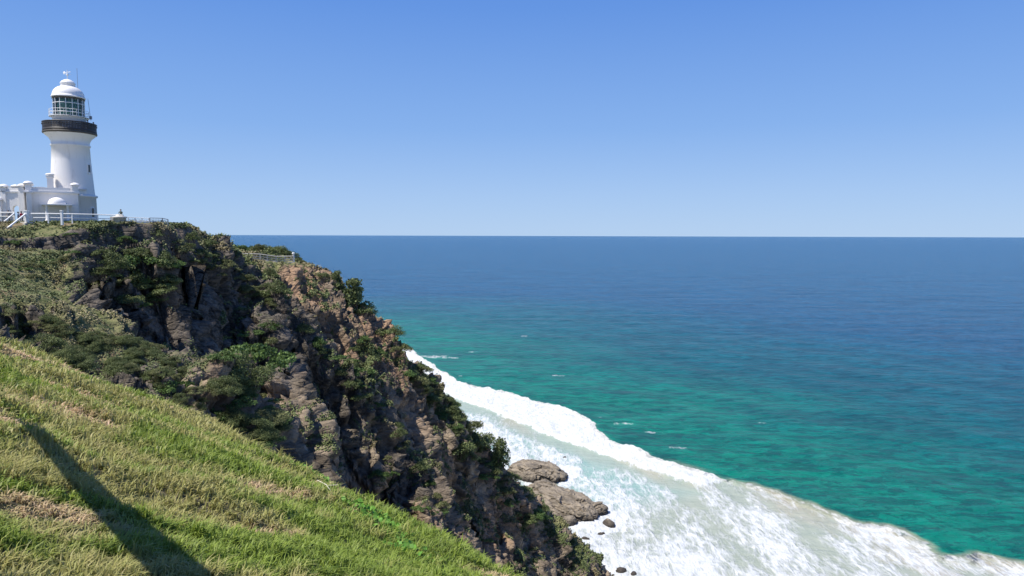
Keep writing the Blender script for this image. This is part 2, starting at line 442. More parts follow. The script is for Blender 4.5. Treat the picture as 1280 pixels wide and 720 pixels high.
# sunny side soil and dry grass on the gentler ledges
ledge = sstep(.1, .6, fbm(P0/8, 4, 130)+.5*(1.1-slope_mag))*(1-turf)
red = sstep(-.1, .5, fbm(P0/14, 3, 140)+.0+.35*sstep(-60, -40, X)*sstep(60, 75, Z))
painted_shade = np.clip(sstep(-.5, .1, fbm(P0/16, 3, 150)+.9*sstep(-24, -38, X-.25*(Z-75))-.55), 0, 1)*sstep(138, 122, Y)  # near-black shade of the left buttress and spurs, put into the colour
Vv = np.full((len(P1), 4), 1.0); Vv[:, 3] = painted_shade; Vv[:, 0] = veg; Vv[:, 1] = ledge; Vv[:, 2] = red
def rock_mat():
    m, N, L, B = newmat('headland_rock')
    co = nd(N, 'TexCoord').outputs['Object']
    at_ = nd(N, 'Attribute'); at_.attribute_name = 'cover'
    sp = nd(N, 'SeparateColor'); L.new(at_.outputs['Color'], sp.inputs[0])
    vegf, led, redf = sp.outputs[0], sp.outputs[1], sp.outputs[2]
    st = mapping(N, L, co, rot=(0.5, 0.6, 0.3), sc=(.35, 1, 1))
    n1 = noise(N, L, st, .35, 7, .62, .4); n2 = noise(N, L, st, 1.7, 6, .65); n3 = noise(N, L, co, .12, 3)
    c = mixc(N, L, ramp(N, L, n1, .35, .65), (.078, .063, .047), (.31, .245, .172))
    c = mixc(N, L, mth(N, L, 'MULTIPLY', redf, ramp(N, L, n3, .35, .6)), c, mixc(N, L, n2, (.20, .128, .078), (.44, .29, .185)))
    c = mixc(N, L, mth(N, L, 'MULTIPLY', at_.outputs['Alpha'], .95), c, mixc(N, L, ramp(N, L, n2, .3, .7), (.032, .029, .025), (.18, .152, .12)))  # dark tone painted in for the deep shade on those faces
    c = mixc(N, L, ramp(N, L, n2, .58, .75), c, (.06, .052, .05))
    v = nd(N, 'TexVoronoi'); v.feature = 'DISTANCE_TO_EDGE'; L.new(st, v.inputs['Vector']); v.inputs['Scale'].default_value = .9
    c = mixc(N, L, ramp(N, L, n2, .72, .84), c, (.48, .43, .37))          # pale lichen and scars
    # thin dry grass and moss on ledges
    geo = nd(N, 'NewGeometry'); sx = nd(N, 'SeparateXYZ'); L.new(geo.outputs['Normal'], sx.inputs[0])
    up = ramp(N, L, sx.outputs[2], .45, .8)
    lf = mth(N, L, 'MULTIPLY', mth(N, L, 'MULTIPLY', led, up), ramp(N, L, noise(N, L, co, .8, 5), .42, .58))
    c = mixc(N, L, mth(N, L, 'MULTIPLY', lf, .8), c, (.13, .13, .055))
    g1 = noise(N, L, co, 1.1, 6, .65); g2 = noise(N, L, co, .28, 4, .6)
    tc = mixc(N, L, ramp(N, L, g1, .35, .65), (.075, .095, .03), (.20, .19, .085))
    tc = mixc(N, L, ramp(N, L, g2, .5, .68), tc, (.21, .155, .09))
    vf = mth(N, L, 'ADD', vegf, mth(N, L, 'MULTIPLY', mth(N, L, 'SUBTRACT', g1, .5), 1.2))
    c = mixc(N, L, ramp(N, L, vf, .38, .6), c, tc)
    pos = nd(N, 'SeparateXYZ'); L.new(co, pos.inputs[0])
    wet = ramp(N, L, pos.outputs[2], 6.0, 1.5)
    c = mixc(N, L, mth(N, L, 'MULTIPLY', wet, .6), c, (.05, .042, .034))
    L.new(c, B.inputs['Base Color']); B.inputs['Roughness'].default_value = .9
    B.inputs['Specular IOR Level'].default_value = .25
    h = mth(N, L, 'ADD', mth(N, L, 'MULTIPLY', n2, .6), mth(N, L, 'MULTIPLY', ramp(N, L, v.outputs[0], 0, .12), .25))
    h = mth(N, L, 'ADD', h, mth(N, L, 'MULTIPLY', noise(N, L, co, 5, 4, .6), .25))
    L.new(bumpn(N, L, h, .9, .5), B.inputs['Normal'])
    return m
M['rock'] = rock_mat()
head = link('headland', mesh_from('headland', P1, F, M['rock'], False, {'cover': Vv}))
tag(head, kind='structure')
bvh = BVHTree.FromPolygons(P1.tolist(), F.tolist())
kF = F  # kept for scattering
bvh_near = BVHTree.FromPolygons(near_V.tolist(), [])  if False else None
def hit(px, py):
    o = Vector((0, 0, EYE)); d = ray(px, py).normalized()
    r = bvh.ray_cast(o+d*20, d)
    return r[0], r[1]
def ground(x, y):
    r = bvh.ray_cast(Vector((x, y, 200)), Vector((0, 0, -1)))
    return r[0].z if r[0] else 0.0

# ------------------------------------------------------------------ the sea
def spaced(a, b, step, far0, far1, k=1.12):
    mid = list(np.arange(a, b, step)); lo = []; x = a; s = step
    while x > far0: s *= k; x -= s; lo.append(x)
    hi = []; x = mid[-1]; s = step
    while x < far1: s *= k; x += s; hi.append(x)
    return np.array(lo[::-1]+mid+hi)
xs = spaced(-95, 215, .7, -120000, 120000); ys = spaced(120, 520, .7, -3000, 120000)
X, Y, F = grid(xs, ys)
def PL(l): return np.array([sea_at(*p)[:2] for p in l])
outer = PL([(440, 415), (515, 440), (548, 464), (574, 480), (612, 487), (660, 501), (700, 511), (738, 526), (765, 553), (810, 571), (862, 588), (900, 598), (930, 604), (965, 614), (1000, 628), (1055, 644), (1110, 658), (1140, 676), (1170, 696), (1200, 700), (1226, 694), (1290, 708), (1400, 735), (1600, 800)])
inner = PL([(440, 425), (515, 455), (545, 486), (590, 506), (640, 524), (690, 545), (735, 562), (790, 581), (840, 597), (885, 611), (912, 606)])
P = np.stack([X, Y, 0*X], 1)
wob = 3.4*fbm(P/14, 4, 200)+2.0*fbm(P/3.6, 4, 204)
do = line_sd(X, Y, outer)                        # positive to seaward (left of the line)
di = line_sd(X, Y, inner)
# which side is seaward
s0 = line_sd(np.array([200.]), np.array([600.]), outer)[0]; do *= np.sign(s0)
s1 = line_sd(np.array([200.]), np.array([600.]), inner)[0]; di *= np.sign(s1)
end = sea_at(900, 600)
wash_lobes = fbm(P*np.array([1, .5, 1])/16, 4, 250)
along = (X-end.x)*.0
# along-shore coordinate, grows away from the viewer
ua = np.array([outer[1][0]-outer[-3][0], outer[1][1]-outer[-3][1]]); ua /= np.linalg.norm(ua)
alg = X*ua[0]+Y*ua[1]; alg_end = end.x*ua[0]+end.y*ua[1]
do = do+sstep(10, -20, alg-alg_end)*3.5*wash_lobes
brk = sstep(1.0, -1.0, do+wob*.8)*sstep(-1.5, 1.0, di+wob*.8)*sstep(-5, 4, alg-alg_end)
inside = sstep(1.2, -1.8, do+wob)
PS = P*np.array([1, .38, 1]); PS[:, 0] += .25*Y*.45; n1 = fbm(PS/8, 5, 210); n2 = fbm(PS/20, 3, 220)
# behind the breaker the water is half covered with foam, thick again against the rocks
dist_in = -do
wash = inside*np.clip(.38+.50*n1+.30*n2, 0, 1)
wash = np.maximum(wash, inside*sstep(16, 42, dist_in)*(.50+.4*n1+.2*n2))
gap = sstep(12, 2, np.abs(di+4.5+wob))*sstep(-8, 5, alg-alg_end)   # the greyer strip just behind the breaker
wash *= 1-.55*gap
near_end = sstep(12, -12, alg-alg_end)
murk = inside*np.clip(near_end*sstep(34, 10, dist_in)*(.75+.7*n1)+gap*.40+sstep(.15, .6, n2)*.4, 0, 1)
murk = np.maximum(murk, near_end*sstep(3.5, .5, do+wob)*.6)
murk = np.maximum(murk, .5*sstep(5, 0, np.abs(do-2))*sstep(14, 0, np.abs(alg-alg_end-16)))
edgew = near_end*sstep(2.2, .3, np.abs(do+wob+.6))*.40
foam = np.clip(np.maximum(np.maximum(brk*1.5, wash), edgew), 0, 1.5)
specks = []
for (px, py, r) in ((752, 522, 1.3), (780, 530, 2.0), (770, 545, 1.5), (810, 540, .8), (852, 560, 1.2), (950, 528, .7), (690, 516, 1.0), (575, 470, 1.0), (562, 447, 2.0), (542, 446, 4.0), (700, 470, .7), (655, 420, 1.0), (604, 437, 1.0), (590, 440, .8)):
    c = sea_at(px, py); foam = np.maximum(foam, (.42+.2*n1)*sstep(r*2.2, r*.1, np.hypot((X-c.x)/2.6, (Y-c.y)*.8)+wob*.6))
ROCKS = [sea_at(672, 592), sea_at(706, 634), sea_at(646, 652)]
for c, r in ((sea_at(690, 592), 9), (sea_at(715, 640), 10), (sea_at(745, 650), 7)):
    foam = np.maximum(foam, .95*sstep(r*1.9, r*.8, np.hypot(X-c.x, Y-c.y)+wob))
offshore = np.where(do > 0, do, 0)
deep = offshore
swell = .32*np.sin((do*1.0+6*fbm(P/60, 2, 230))/7.0)*sstep(0, 30, offshore)*sstep(4000, 900, offshore)+.22*fbm(P/5, 3, 232)*sstep(700, 200, Y)
rise = brk*(1.5+.8*n1+.5*fbm(P/1.5, 3, 240))+sstep(7, 0, np.abs(do-2.5))*sstep(-4, 12, alg-alg_end)*.5+inside*(1-brk)*(.25*n1+.12*fbm(P/1.6, 3, 242))
Z = swell+rise
foam = np.where(np.isfinite(foam), foam, 0)
Cc = np.stack([np.clip(foam/1.5, 0, 1), np.clip(murk, 0, 1), np.clip(offshore/1500, 0, 1), sstep(3, -5, do+wob)], 1)
def sea_mat():
    m, N, L, B = newmat('sea_water')
    co = nd(N, 'TexCoord').outputs['Object']
    a = nd(N, 'Attribute'); a.attribute_name = 'surf'
    sp = nd(N, 'SeparateColor'); L.new(a.outputs['Color'], sp.inputs[0])
    foam, murk, off = sp.outputs[0], sp.outputs[1], sp.outputs[2]; ins = a.outputs['Alpha']
    big = noise(N, L, mapping(N, L, co, rot=(0, 0, .35), sc=(.4, 1, 1)), .006, 5, .6)
    mid = noise(N, L, mapping(N, L, co, rot=(0, 0, .2), sc=(.45, 1, 1)), .045, 7, .68)
    o2 = mth(N, L, 'ADD', off, mth(N, L, 'MULTIPLY', mth(N, L, 'SUBTRACT', big, .5), .10))
    t1 = ramp(N, L, o2, 0.0, .13); t2 = ramp(N, L, o2, .07, .33)
    c = mixc(N, L, t1, (.001, .225, .155), (.001, .130, .158))
    c = mixc(N, L, t2, c, (.003, .088, .195))
    c = mixc(N, L, mth(N, L, 'MULTIPLY', ramp(N, L, mid, .38, .64), .6), c, mixc(N, L, .5, c, (0, 0.02, .05)))  # darker wave faces painted into the water colour, middle scale
    fine = noise(N, L, mapping(N, L, co, rot=(0, 0, .1), sc=(.42, 1, 1)), .20, 5, .72, .5)
    c = mixc(N, L, mth(N, L, 'MULTIPLY', ramp(N, L, fine, .49, .55), .75), c, mixc(N, L, .55, c, (0, 0.015, .045)))  # shade of the small ripples painted into the water colour
    c = mixc(N, L, mth(N, L, 'MULTIPLY', ramp(N, L, fine, .40, .28), .30), c, (.06, .20, .30))  # pale ripple reflections painted in as well
    m3 = noise(N, L, mapping(N, L, co, rot=(0, 0, .05), sc=(.5, 1, 1)), .013, 7, .72)
    c = mixc(N, L, mth(N, L, 'MULTIPLY', ramp(N, L, m3, .44, .60), .35), c, mixc(N, L, .5, c, (0, .012, .04)))  # painted wave shade again, coarser for the far water
    shal = mixc(N, L, noise(N, L, co, .07, 4), (.15, .30, .265), (.33, .42, .375))
    c = mixc(N, L, ins, c, shal)
    c = mixc(N, L, mth(N, L, 'MULTIPLY', murk, 1.0), c, mixc(N, L, noise(N, L, mapping(N, L, co, sc=(1, .35, 1)), .14, 5, .6, 1.5), (.24, .225, .145), (.45, .41, .33)))
    # foam: lace of torn cells at several sizes
    fo = co; co = mapping(N, L, co, rot=(0, 0, -.25), sc=(1, .33, 1))
    wv = noise(N, L, co, .35, 3, .5, 0, 1)
    wc = nd(N, 'VectorMath', operation='ADD'); L.new(co, wc.inputs[0])
    sc = nd(N, 'VectorMath', operation='SCALE'); L.new(wv, sc.inputs[0]); sc.inputs[3].default_value = 4.0; L.new(sc.outputs[0], wc.inputs[1])
    v = nd(N, 'TexVoronoi'); v.feature = 'DISTANCE_TO_EDGE'; L.new(wc.outputs[0], v.inputs['Vector']); v.inputs['Scale'].default_value = .30
    v2 = nd(N, 'TexVoronoi'); v2.feature = 'DISTANCE_TO_EDGE'; L.new(wc.outputs[0], v2.inputs['Vector']); v2.inputs['Scale'].default_value = .85
    lace = mth(N, L, 'ADD', mth(N, L, 'MULTIPLY', ramp(N, L, v.outputs[0], .28, 0), .22), mth(N, L, 'MULTIPLY', ramp(N, L, v2.outputs[0], .25, 0), .16))
    fn = mth(N, L, 'SUBTRACT', noise(N, L, co, .42, 9, .68, .7), .5)
    f = mth(N, L, 'ADD', mth(N, L, 'MULTIPLY', foam, 1.5), mth(N, L, 'MULTIPLY', fn, 1.3))
    f = mth(N, L, 'ADD', f, mth(N, L, 'MULTIPLY', lace, ramp(N, L, foam, .02, .25)))
    ff = ramp(N, L, f, .30, .92)
    ff = mth(N, L, 'MULTIPLY', ff, ramp(N, L, foam, .01, .08))
    lo_ = co; co = fo
    # rare whitecaps far out
    wcap = ramp(N, L, noise(N, L, mapping(N, L, co, sc=(.35, 1, 1)), .11, 4, .75), .80, .84)
    ff = mth(N, L, 'MAXIMUM', ff, mth(N, L, 'MULTIPLY', wcap, .5))
    c = mixc(N, L, ff, c, mixc(N, L, ramp(N, L, noise(N, L, lo_, .8, 6, .7), .3, .7), (.46, .485, .485), (.68, .685, .67)))
    L.new(c, B.inputs['Base Color'])
    B.inputs['IOR'].default_value = 1.33
    L.new(mth(N, L, 'MULTIPLY_ADD', ff, .55, .20), B.inputs['Roughness'])
    L.new(mth(N, L, 'MULTIPLY_ADD', ff, .05, .14), B.inputs['Specular IOR Level'])
    wa = noise(N, L, mapping(N, L, co, rot=(0, 0, .15), sc=(.5, 1, 1)), .2, 7, .68, .3)
    wb = noise(N, L, mapping(N, L, co, rot=(0, 0, -.1), sc=(.4, 1, 1)), .9, 5, .6)
    wl_ = noise(N, L, mapping(N, L, co, rot=(0, 0, .25), sc=(.3, 1, 1)), .03, 4, .6)
    h = mth(N, L, 'ADD', mth(N, L, 'MULTIPLY', wa, 4.2), mth(N, L, 'MULTIPLY', wb, .45))
    h = mth(N, L, 'ADD', h, mth(N, L, 'MULTIPLY', wl_, 16.0))
    h = mth(N, L, 'MULTIPLY', h, mth(N, L, 'MULTIPLY_ADD', ins, -.8, 1.0))
    h = mth(N, L, 'ADD', h, mth(N, L, 'MULTIPLY', noise(N, L, lo_, 1.2, 6, .65), mth(N, L, 'MULTIPLY', ff, .45)))
    L.new(bumpn(N, L, h, 1.0, 1.15), B.inputs['Normal'])
    return m
sea = link('sea', mesh_from('sea', np.stack([X, Y, Z], 1), F, sea_mat(), True, {'surf': Cc}))
tag(sea, kind='structure')
# ------------------------------------------------------------------ foliage
def leaf_mat(name, dark, light, trans=.25):
    m, N, L, B = newmat(name)
    a = nd(N, 'Attribute'); a.attribute_name = 'tint'
    L.new(mixc(N, L, a.outputs['Fac'], dark, light), B.inputs['Base Color'])
    B.inputs['Roughness'].default_value = .6; B.inputs['Specular IOR Level'].default_value = .3
    out = [n for n in N if n.type == 'OUTPUT_MATERIAL'][0]
    t = nd(N, 'BsdfTranslucent'); L.new(mixc(N, L, a.outputs['Fac'], tuple(c*1.2 for c in dark), tuple(c*1.3 for c in light)), t.inputs[0])
    mx = nd(N, 'MixShader'); mx.inputs[0].default_value = trans; L.new(B.outputs[0], mx.inputs[1]); L.new(t.outputs[0], mx.inputs[2])
    L.new(mx.outputs[0], out.inputs[0])
    return m
M['leaf_dark'] = leaf_mat('dark_shrub_leaves', (.045, .064, .022), (.22, .26, .09))
M['leaf_olive'] = leaf_mat('olive_shrub_leaves', (.06, .075, .027), (.29, .295, .12))
M['leaf_green'] = leaf_mat('bright_shrub_leaves', (.045, .080, .020), (.17, .26, .070))
M['leaf_grey'] = leaf_mat('grey_shrub_twigs', (.07, .06, .045), (.22, .19, .15))
def leaf_quads(P, N_, size, rng, asp=2.0, droop=0.0):
    """one kite-shaped leaf per point, roughly facing N_"""
    n = len(P)
    N_ = N_+rng.normal(0, .55, (n, 3)); N_ /= np.linalg.norm(N_, axis=1)[:, None]
    t = rng.normal(0, 1, (n, 3)); t[:, 2] += .5; t -= N_*(t*N_).sum(1)[:, None]; t /= np.linalg.norm(t, axis=1)[:, None]
    b = np.cross(N_, t)
    s = (size*rng.uniform(.6, 1.4, n))[:, None]
    V = np.stack([P, P+t*s*.5+b*s*.5/asp*1.6, P+t*s+N_*s*.1, P+t*s*.5-b*s*.5/asp*1.6], 1).reshape(-1, 3)
    F = np.arange(4*n).reshape(n, 4)
    return V, F
def shrub_mesh(name, seed, rx, ry, h, nl, leaf, mat, lobes=14, shape='dome', lean=(0, 0)):
    """windswept shrub: short forked stems, several uneven lobes of single leaves"""
    rng = np.random.default_rng(seed)
    cs = []; rs = []
    for i in range(lobes):
        a = rng.uniform(0, 2*math.pi); q = math.sqrt(rng.uniform(0, 1))
        zz = h*(.08+.72*(1-q*q)*rng.uniform(.35, 1.1)) if shape == 'dome' else h*rng.uniform(.05, .9)
        if shape == 'cone': q *= (1.05-zz/h)
        cs.append((q*rx*math.cos(a)*.75+lean[0]*zz, q*ry*math.sin(a)*.75+lean[1]*zz, zz)); rs.append(min(rx, ry, h)*rng.uniform(.22, .42))
    cs = np.array(cs); rs = np.array(rs)
    k = rng.choice(lobes, nl, p=rs**2/(rs**2).sum())
    d = rng.normal(0, 1, (nl, 3)); d[:, 2] = np.abs(d[:, 2])*1.0-.25*rng.uniform(0, 1, nl); d /= np.linalg.norm(d, axis=1)[:, None]
    rr = rs[k]*(rng.uniform(.45, 1.12, nl)**.6)
    P = cs[k]+d*rr[:, None]*np.array([1, 1, .8])
    P += .12*rs.mean()*np.stack([vnoise(P*6/h, seed+i) for i in range(3)], 1)
    lt = rng.uniform(0, 1, lobes)[k]
    tint = np.clip(.10+.6*lt+rng.normal(0, .27, nl), 0, 1)
    V, F = leaf_quads(P, d, leaf, rng)
    tv = np.repeat(tint, 4)
    # branches
    VB = []; FB = []; nb = len(V)
    for i in range(min(lobes, 10)):
        p0 = np.array([cs[i][0]*.15, cs[i][1]*.15, -.35]); p2 = cs[i]; p1 = (p0+p2)/2+rng.normal(0, .06*h, 3)
        for a, b, ra, rb in ((p0, p1, .035*h, .022*h), (p1, p2, .022*h, .008*h)):
            ang = [0, 2.09, 4.19]
            base = nb+len(VB)
            for q in ang: VB.append(a+np.array([math.cos(q), math.sin(q), 0])*ra)
            for q in ang: VB.append(b+np.array([math.cos(q), math.sin(q), 0])*rb)
            for j in range(3): FB.append([base+j, base+(j+1) % 3, base+3+(j+1) % 3, base+3+j])
    V = np.concatenate([V, np.array(VB)]); F = np.concatenate([F, np.array(FB)])
    tv = np.concatenate([tv, np.full(len(VB), .1)])
    me = mesh_from(name, V, F, mat, False, {'tint': tv})
    me.materials.append(M['oldwood'])
    mi = np.zeros(len(F), dtype=np.int32); mi[-len(FB):] = 1; me.polygons.foreach_set('material_index', mi)
    return me
# kinds: a few meshes of each, of one metre-ish unit size, reused at many sizes
PROTO = {}
for i in range(4):
    PROTO['dark', i] = shrub_mesh('dark_shrub', 500+i, 1.0, .9, .95, 2600, .07, M['leaf_dark'], 16)
    PROTO['olive', i] = shrub_mesh('olive_shrub', 520+i, 1.1, .9, .75, 2400, .068, M['leaf_olive'], 16)
for i in range(3):
    PROTO['fine_dark', i] = shrub_mesh('dark_shrub', 600+i, 1.0, .9, .85, 8000, .040, M['leaf_dark'], 20)
    PROTO['fine_olive', i] = shrub_mesh('olive_shrub', 620+i, 1.1, .9, .75, 8000, .038, M['leaf_olive'], 20)
for i in range(2):
    PROTO['green', i] = shrub_mesh('green_shrub', 540+i, 1.1, 1.0, .75, 2400, .072, M['leaf_green'], 16)
    PROTO['twig', i] = shrub_mesh('twiggy_shrub', 560+i, 1.0, .9, .8, 700, .07, M['leaf_grey'], 14)
    PROTO['tree', i] = shrub_mesh('ridge_tree', 580+i, .8, .75, 1.3, 2200, .085, M['leaf_dark'], 22, 'cone')
COUNT = {'fine_dark': 3, 'fine_olive': 3, 'dark': 4, 'olive': 4, 'green': 2, 'twig': 2, 'tree': 2}
def plant(kind, p, size, label, group=None, name=None, rz=None, squash=1.0):
    if p[1] < 82 and kind in ('dark', 'olive'): kind = 'fine_'+kind
    me = PROTO[kind, random.randrange(COUNT[kind])]
    o = link(name or {'dark': 'dark_shrub', 'fine_dark': 'dark_shrub', 'fine_olive': 'olive_shrub', 'olive': 'olive_shrub', 'green': 'green_shrub', 'twig': 'twiggy_shrub', 'tree': 'windswept_tree'}[kind], me)
    o.location = p; o.rotation_euler = (random.uniform(-.15, .15), random.uniform(-.15, .15), random.uniform(0, 6.28) if rz is None else rz)
    o.scale = (size*random.uniform(.9, 1.1), size*random.uniform(.9, 1.1), size*squash*random.uniform(.85, 1.15))
    cat = 'tree' if kind == 'tree' else 'shrub'
    return tag(o, label, cat, group)
def on_ground(px, py):
    h, n = hit(px, py); return h
# shrubs one can point to
NAMED = [
 ('tree', 443, 376, 3.6, 'largest dark bushy tree leaning on the seaward edge of the ridge'),
 ('tree', 422, 357, 2.2, 'round dark shrub on the ridge edge just above the largest ridge tree'),
 ('dark', 403, 343, 1.5, 'small dark shrub highest on the seaward ridge edge, below the wooden lookout fence'),
 ('dark', 458, 386, 2.8, 'dark shrub spilling over the ridge edge on the lower side of the largest ridge tree'),
 ('dark', 487, 412, 3.0, 'rounded dark shrub on the ridge edge half way down to the first surf'),
 ('olive', 500, 432, 2.6, 'olive shrub hugging the ridge edge just above the level of the first surf'),
 ('olive', 530, 462, 2.6, 'olive shrub on the ridge edge level with the farthest white water'),
 ('green', 505, 462, 2.6, 'fresh green shrub on the rock just left of the farthest white water'),
 ('dark', 455, 440, 3.2, 'tall dark green shrub in a cleft in the middle of the brown face'),
 ('green', 452, 462, 2.2, 'yellow green shrub below the tall dark one in the middle of the brown face'),
 ('dark', 346, 362, 2.3, 'dark shrub filling the cleft below the wooden lookout fence'),
 ('dark', 335, 340, 1.8, 'small dark shrub growing right under the lookout fence'),
 ('green', 395, 425, 1.8, 'small green shrub on the red brown scree under the lookout'),
 ('green', 318, 445, 3.4, 'large leafy green shrub beside the tall shaded rock wall'),
 ('dark', 300, 468, 3.2, 'dark leafy shrub under the large green one beside the shaded rock wall'),
 ('green', 172, 318, 3.2, 'broad fresh green shrub on the upper cliff under the lighthouse'),
 ('dark', 150, 345, 3.0, 'dark green shrub below the broad fresh green one under the lighthouse'),
 ('green', 158, 298, 1.2, 'green shrub just under the edge of the lighthouse lawn'),
 ('dark', 196, 292, 1.1, 'low dark shrub under the right end of the white clifftop fence'),
 ('dark', 240, 297, 1.5, 'small dark shrub on the skyline ridge right of the clifftop fence'),
 ('dark', 262, 304, 1.6, 'last dark shrub on the skyline ridge before the sea shows'),
 ('olive', 225, 310, 2.2, 'olive shrub on the top of the shaded rock buttress'),
 ('green', 215, 483, 1.7, 'lone bright green bush above the dark trench behind the grass slope'),
 ('twig', 345, 405, 2.2, 'bare grey twiggy bush above the tall shaded rock wall'),
 ('twig', 375, 400, 2.0, 'bare grey twiggy bush beside the diagonal row of scrub'),
 ('green', 475, 590, 2.0, 'yellow green bush on a ledge above the grass rim, far right face'),
 ('dark', 600, 545, 3.6, 'dark tree-like shrub on the ridge edge above the brown sea rocks'),
 ('olive', 590, 520, 3.2, 'olive shrub on the ridge edge level with the long breaker'),
 ('tree', 622, 575, 3.4, 'tall dark shrub on the ridge edge beside the farther sea rock'),
 ('green', 668, 640, 2.4, 'green shrub low on the ridge beside the nearer sea rock'),
 ('dark', 575, 555, 3.4, 'dark shrub in the mass of scrub just inside the lower ridge edge'),
]
for kind, px, py, sz, lab in NAMED:
    p = on_ground(px, py+sz*2.5)
    if p is None or p.y > 175: p = on_ground(px-6, py+sz*4+4)
    if p is None or p.y < 36: continue
    plant(kind, p-Vector((0, 0, .25*sz*.6)), sz*(1.45 if kind == 'tree' else 1.2), lab)
# belts of scrub in which nothing tells one shrub from the next
BELTS = [
 # picture outline on the survey, count, sizes, kinds, label, group
 ([(0, 385), (60, 392), (120, 425), (100, 462), (20, 422), (0, 412)], 38, (.7, 1.4), ('dark', 'dark', 'olive'), 'dense dark shrub in the clump at the far left, above the grass rim', 'shrubs at the far left above the grass rim'),
 ([(120, 420), (200, 425), (245, 470), (265, 520), (215, 500), (120, 466)], 46, (.7, 1.4), ('dark', 'olive', 'olive', 'dark'), 'grey green shrub in the thicket between grass rim and shaded rock wall', 'shrubs in the thicket before the shaded wall'),
 ([(255, 480), (300, 470), (345, 500), (350, 560), (300, 545), (262, 520)], 30, (1.2, 2.2), ('dark', 'olive', 'green'), 'leafy shrub in the thicket at the foot of the shaded rock wall', 'shrubs at the foot of the shaded wall'),
 ([(270, 420), (340, 400), (345, 440), (300, 500), (270, 480)], 12, (1.4, 2.4), ('dark', 'green', 'olive'), 'green shrub on the rock spur right of the shaded wall', 'shrubs on the spur right of the shaded wall'),
 ([(395, 430), (420, 440), (520, 560), (560, 640), (540, 650), (470, 540)], 34, (1.0, 2.2), ('olive', 'dark', 'green', 'twig'), 'scrubby shrub in the diagonal row running down the middle of the headland', 'shrubs in the diagonal row'),
 ([(270, 318), (310, 330), (380, 400), (400, 440), (340, 390), (290, 360)], 26, (1.0, 2.2), ('dark', 'olive', 'twig', 'olive'), 'scrubby shrub on the slope between lighthouse knoll and lookout', 'shrubs between knoll and lookout'),
 ([(120, 314), (210, 312), (235, 350), (170, 390), (130, 350)], 30, (.9, 2.2), ('dark', 'green', 'olive', 'dark'), 'shrub on the rough cliff right below the lighthouse', 'shrubs on the cliff below the lighthouse'),
 ([(212, 298), (270, 316), (300, 334), (280, 352), (225, 316)], 16, (.8, 1.7), ('dark', 'olive'), 'shrub on the shoulder that falls from the clifftop fence', 'shrubs on the shoulder below the clifftop fence'),
 ([(495, 415), (540, 470), (610, 540), (660, 610), (690, 650), (650, 660), (600, 600), (560, 540), (510, 470)], 60, (1.4, 2.8), ('dark', 'olive', 'dark', 'green'), 'shrub in the mass of scrub along the lower seaward edge of the ridge', 'shrubs along the lower ridge edge'),
 ([(430, 420), (470, 420), (480, 490), (450, 490)], 9, (1.2, 2.2), ('dark', 'green'), 'shrub in the green cleft of the brown face', 'shrubs in the green cleft'),
 ([(0, 300), (110, 290), (120, 330), (60, 345), (0, 350)], 26, (.5, 1.1), ('olive', 'green', 'olive'), 'low shrub on the grassy flank below the lighthouse buildings', 'low shrubs on the grassy flank'),
 ([(460, 560), (560, 600), (640, 660), (600, 690), (500, 640)], 16, (.8, 1.8), ('olive', 'green', 'twig'), 'small shrub scattered on the lower brown rock face', 'small shrubs on the lower face'),
]
def inpoly(px, py, poly):
    c = False
    for (x0, y0), (x1, y1) in zip(poly, poly[1:]+poly[:1]):
        if (y0 > py) != (y1 > py) and px < (x1-x0)*(py-y0)/(y1-y0)+x0: c = not c
    return c
for poly, n, (s0, s1), kinds, lab, grp in BELTS:
    xs_ = [p[0] for p in poly]; ys_ = [p[1] for p in poly]; k = 0; tries = 0
    while k < n and tries < 4000:
        tries += 1
        px, py = random.uniform(min(xs_), max(xs_)), random.uniform(min(ys_), max(ys_))
        if not inpoly(px, py, poly): continue
        p, nn = hit(px, py)
        if p is None or p.y > 172 or nn.z < .12 or p.y < 36: continue
        sz = 1.08*random.uniform(s0, s1)
        plant(random.choice(kinds), p-Vector((0, 0, .2*sz)), sz, lab, grp, name='shrub', squash=.72); k += 1
# the low green thicket behind the lookout: separate rounded shrubs
for i in range(16):
    t = i/15
    x = -64+18.5*t; y = 152+random.uniform(-3, 3)-1.0*t; z = ground(x, y)
    kind = 'green' if t < .45 else ('dark' if random.random() < .7 else 'olive')
    lab = 'bright green shrub of the thicket behind the lookout fence' if kind == 'green' else 'dull shrub at the seaward end of the thicket behind the lookout'
    plant(kind, (x, y, z-.4), random.uniform(2.0, 3.0)*(1.0 if t < .8 else .7), lab, 'bright thicket shrubs behind the lookout' if kind == 'green' else 'dull thicket shrubs behind the lookout')

# ------------------------------------------------------------------ ground cover on the headland: tufts and creepers, one mass
VN = Nn
area_idx = kF
cent = P1[kF].mean(1); fn_ = np.cross(P1[kF[:, 1]]-P1[kF[:, 0]], P1[kF[:, 3]]-P1[kF[:, 0]]); ar = np.linalg.norm(fn_, axis=1); fn_ /= ar[:, None]+1e-9
tv_ = veg[kF].mean(1); lv_ = ledge[kF].mean(1)
ok = (cent[:, 1] < 175) & (cent[:, 1] > 28) & (cent[:, 0] > -100) & (cent[:, 0] < 40) & (cent[:, 2] > 6)
facing = (fn_*(np.array([0, 0, EYE])-cent)).sum(1) > -3
dens_f = sstep(1.5, 3.5, fd[kF].mean(1))
hole = sstep(9, 6.5, np.hypot(cent[:, 0]-LHX+3, cent[:, 1]-LHY-3))
pn = fbm(cent/4.5, 4, 400); pn2 = fbm(cent/1.3, 3, 410)
dens = np.where(tv_ > .5, 1.5*sstep(-.35, .25, pn2+.4*pn), 1.5*sstep(-.05, .30, pn+.45*pn2+.45*lv_-.25+.35*(fn_[:, 2]-.4)+.25*sstep(-35, -60, cent[:, 0])+.16*sstep(135, 150, cent[:, 1]))*(fn_[:, 2] > .12))
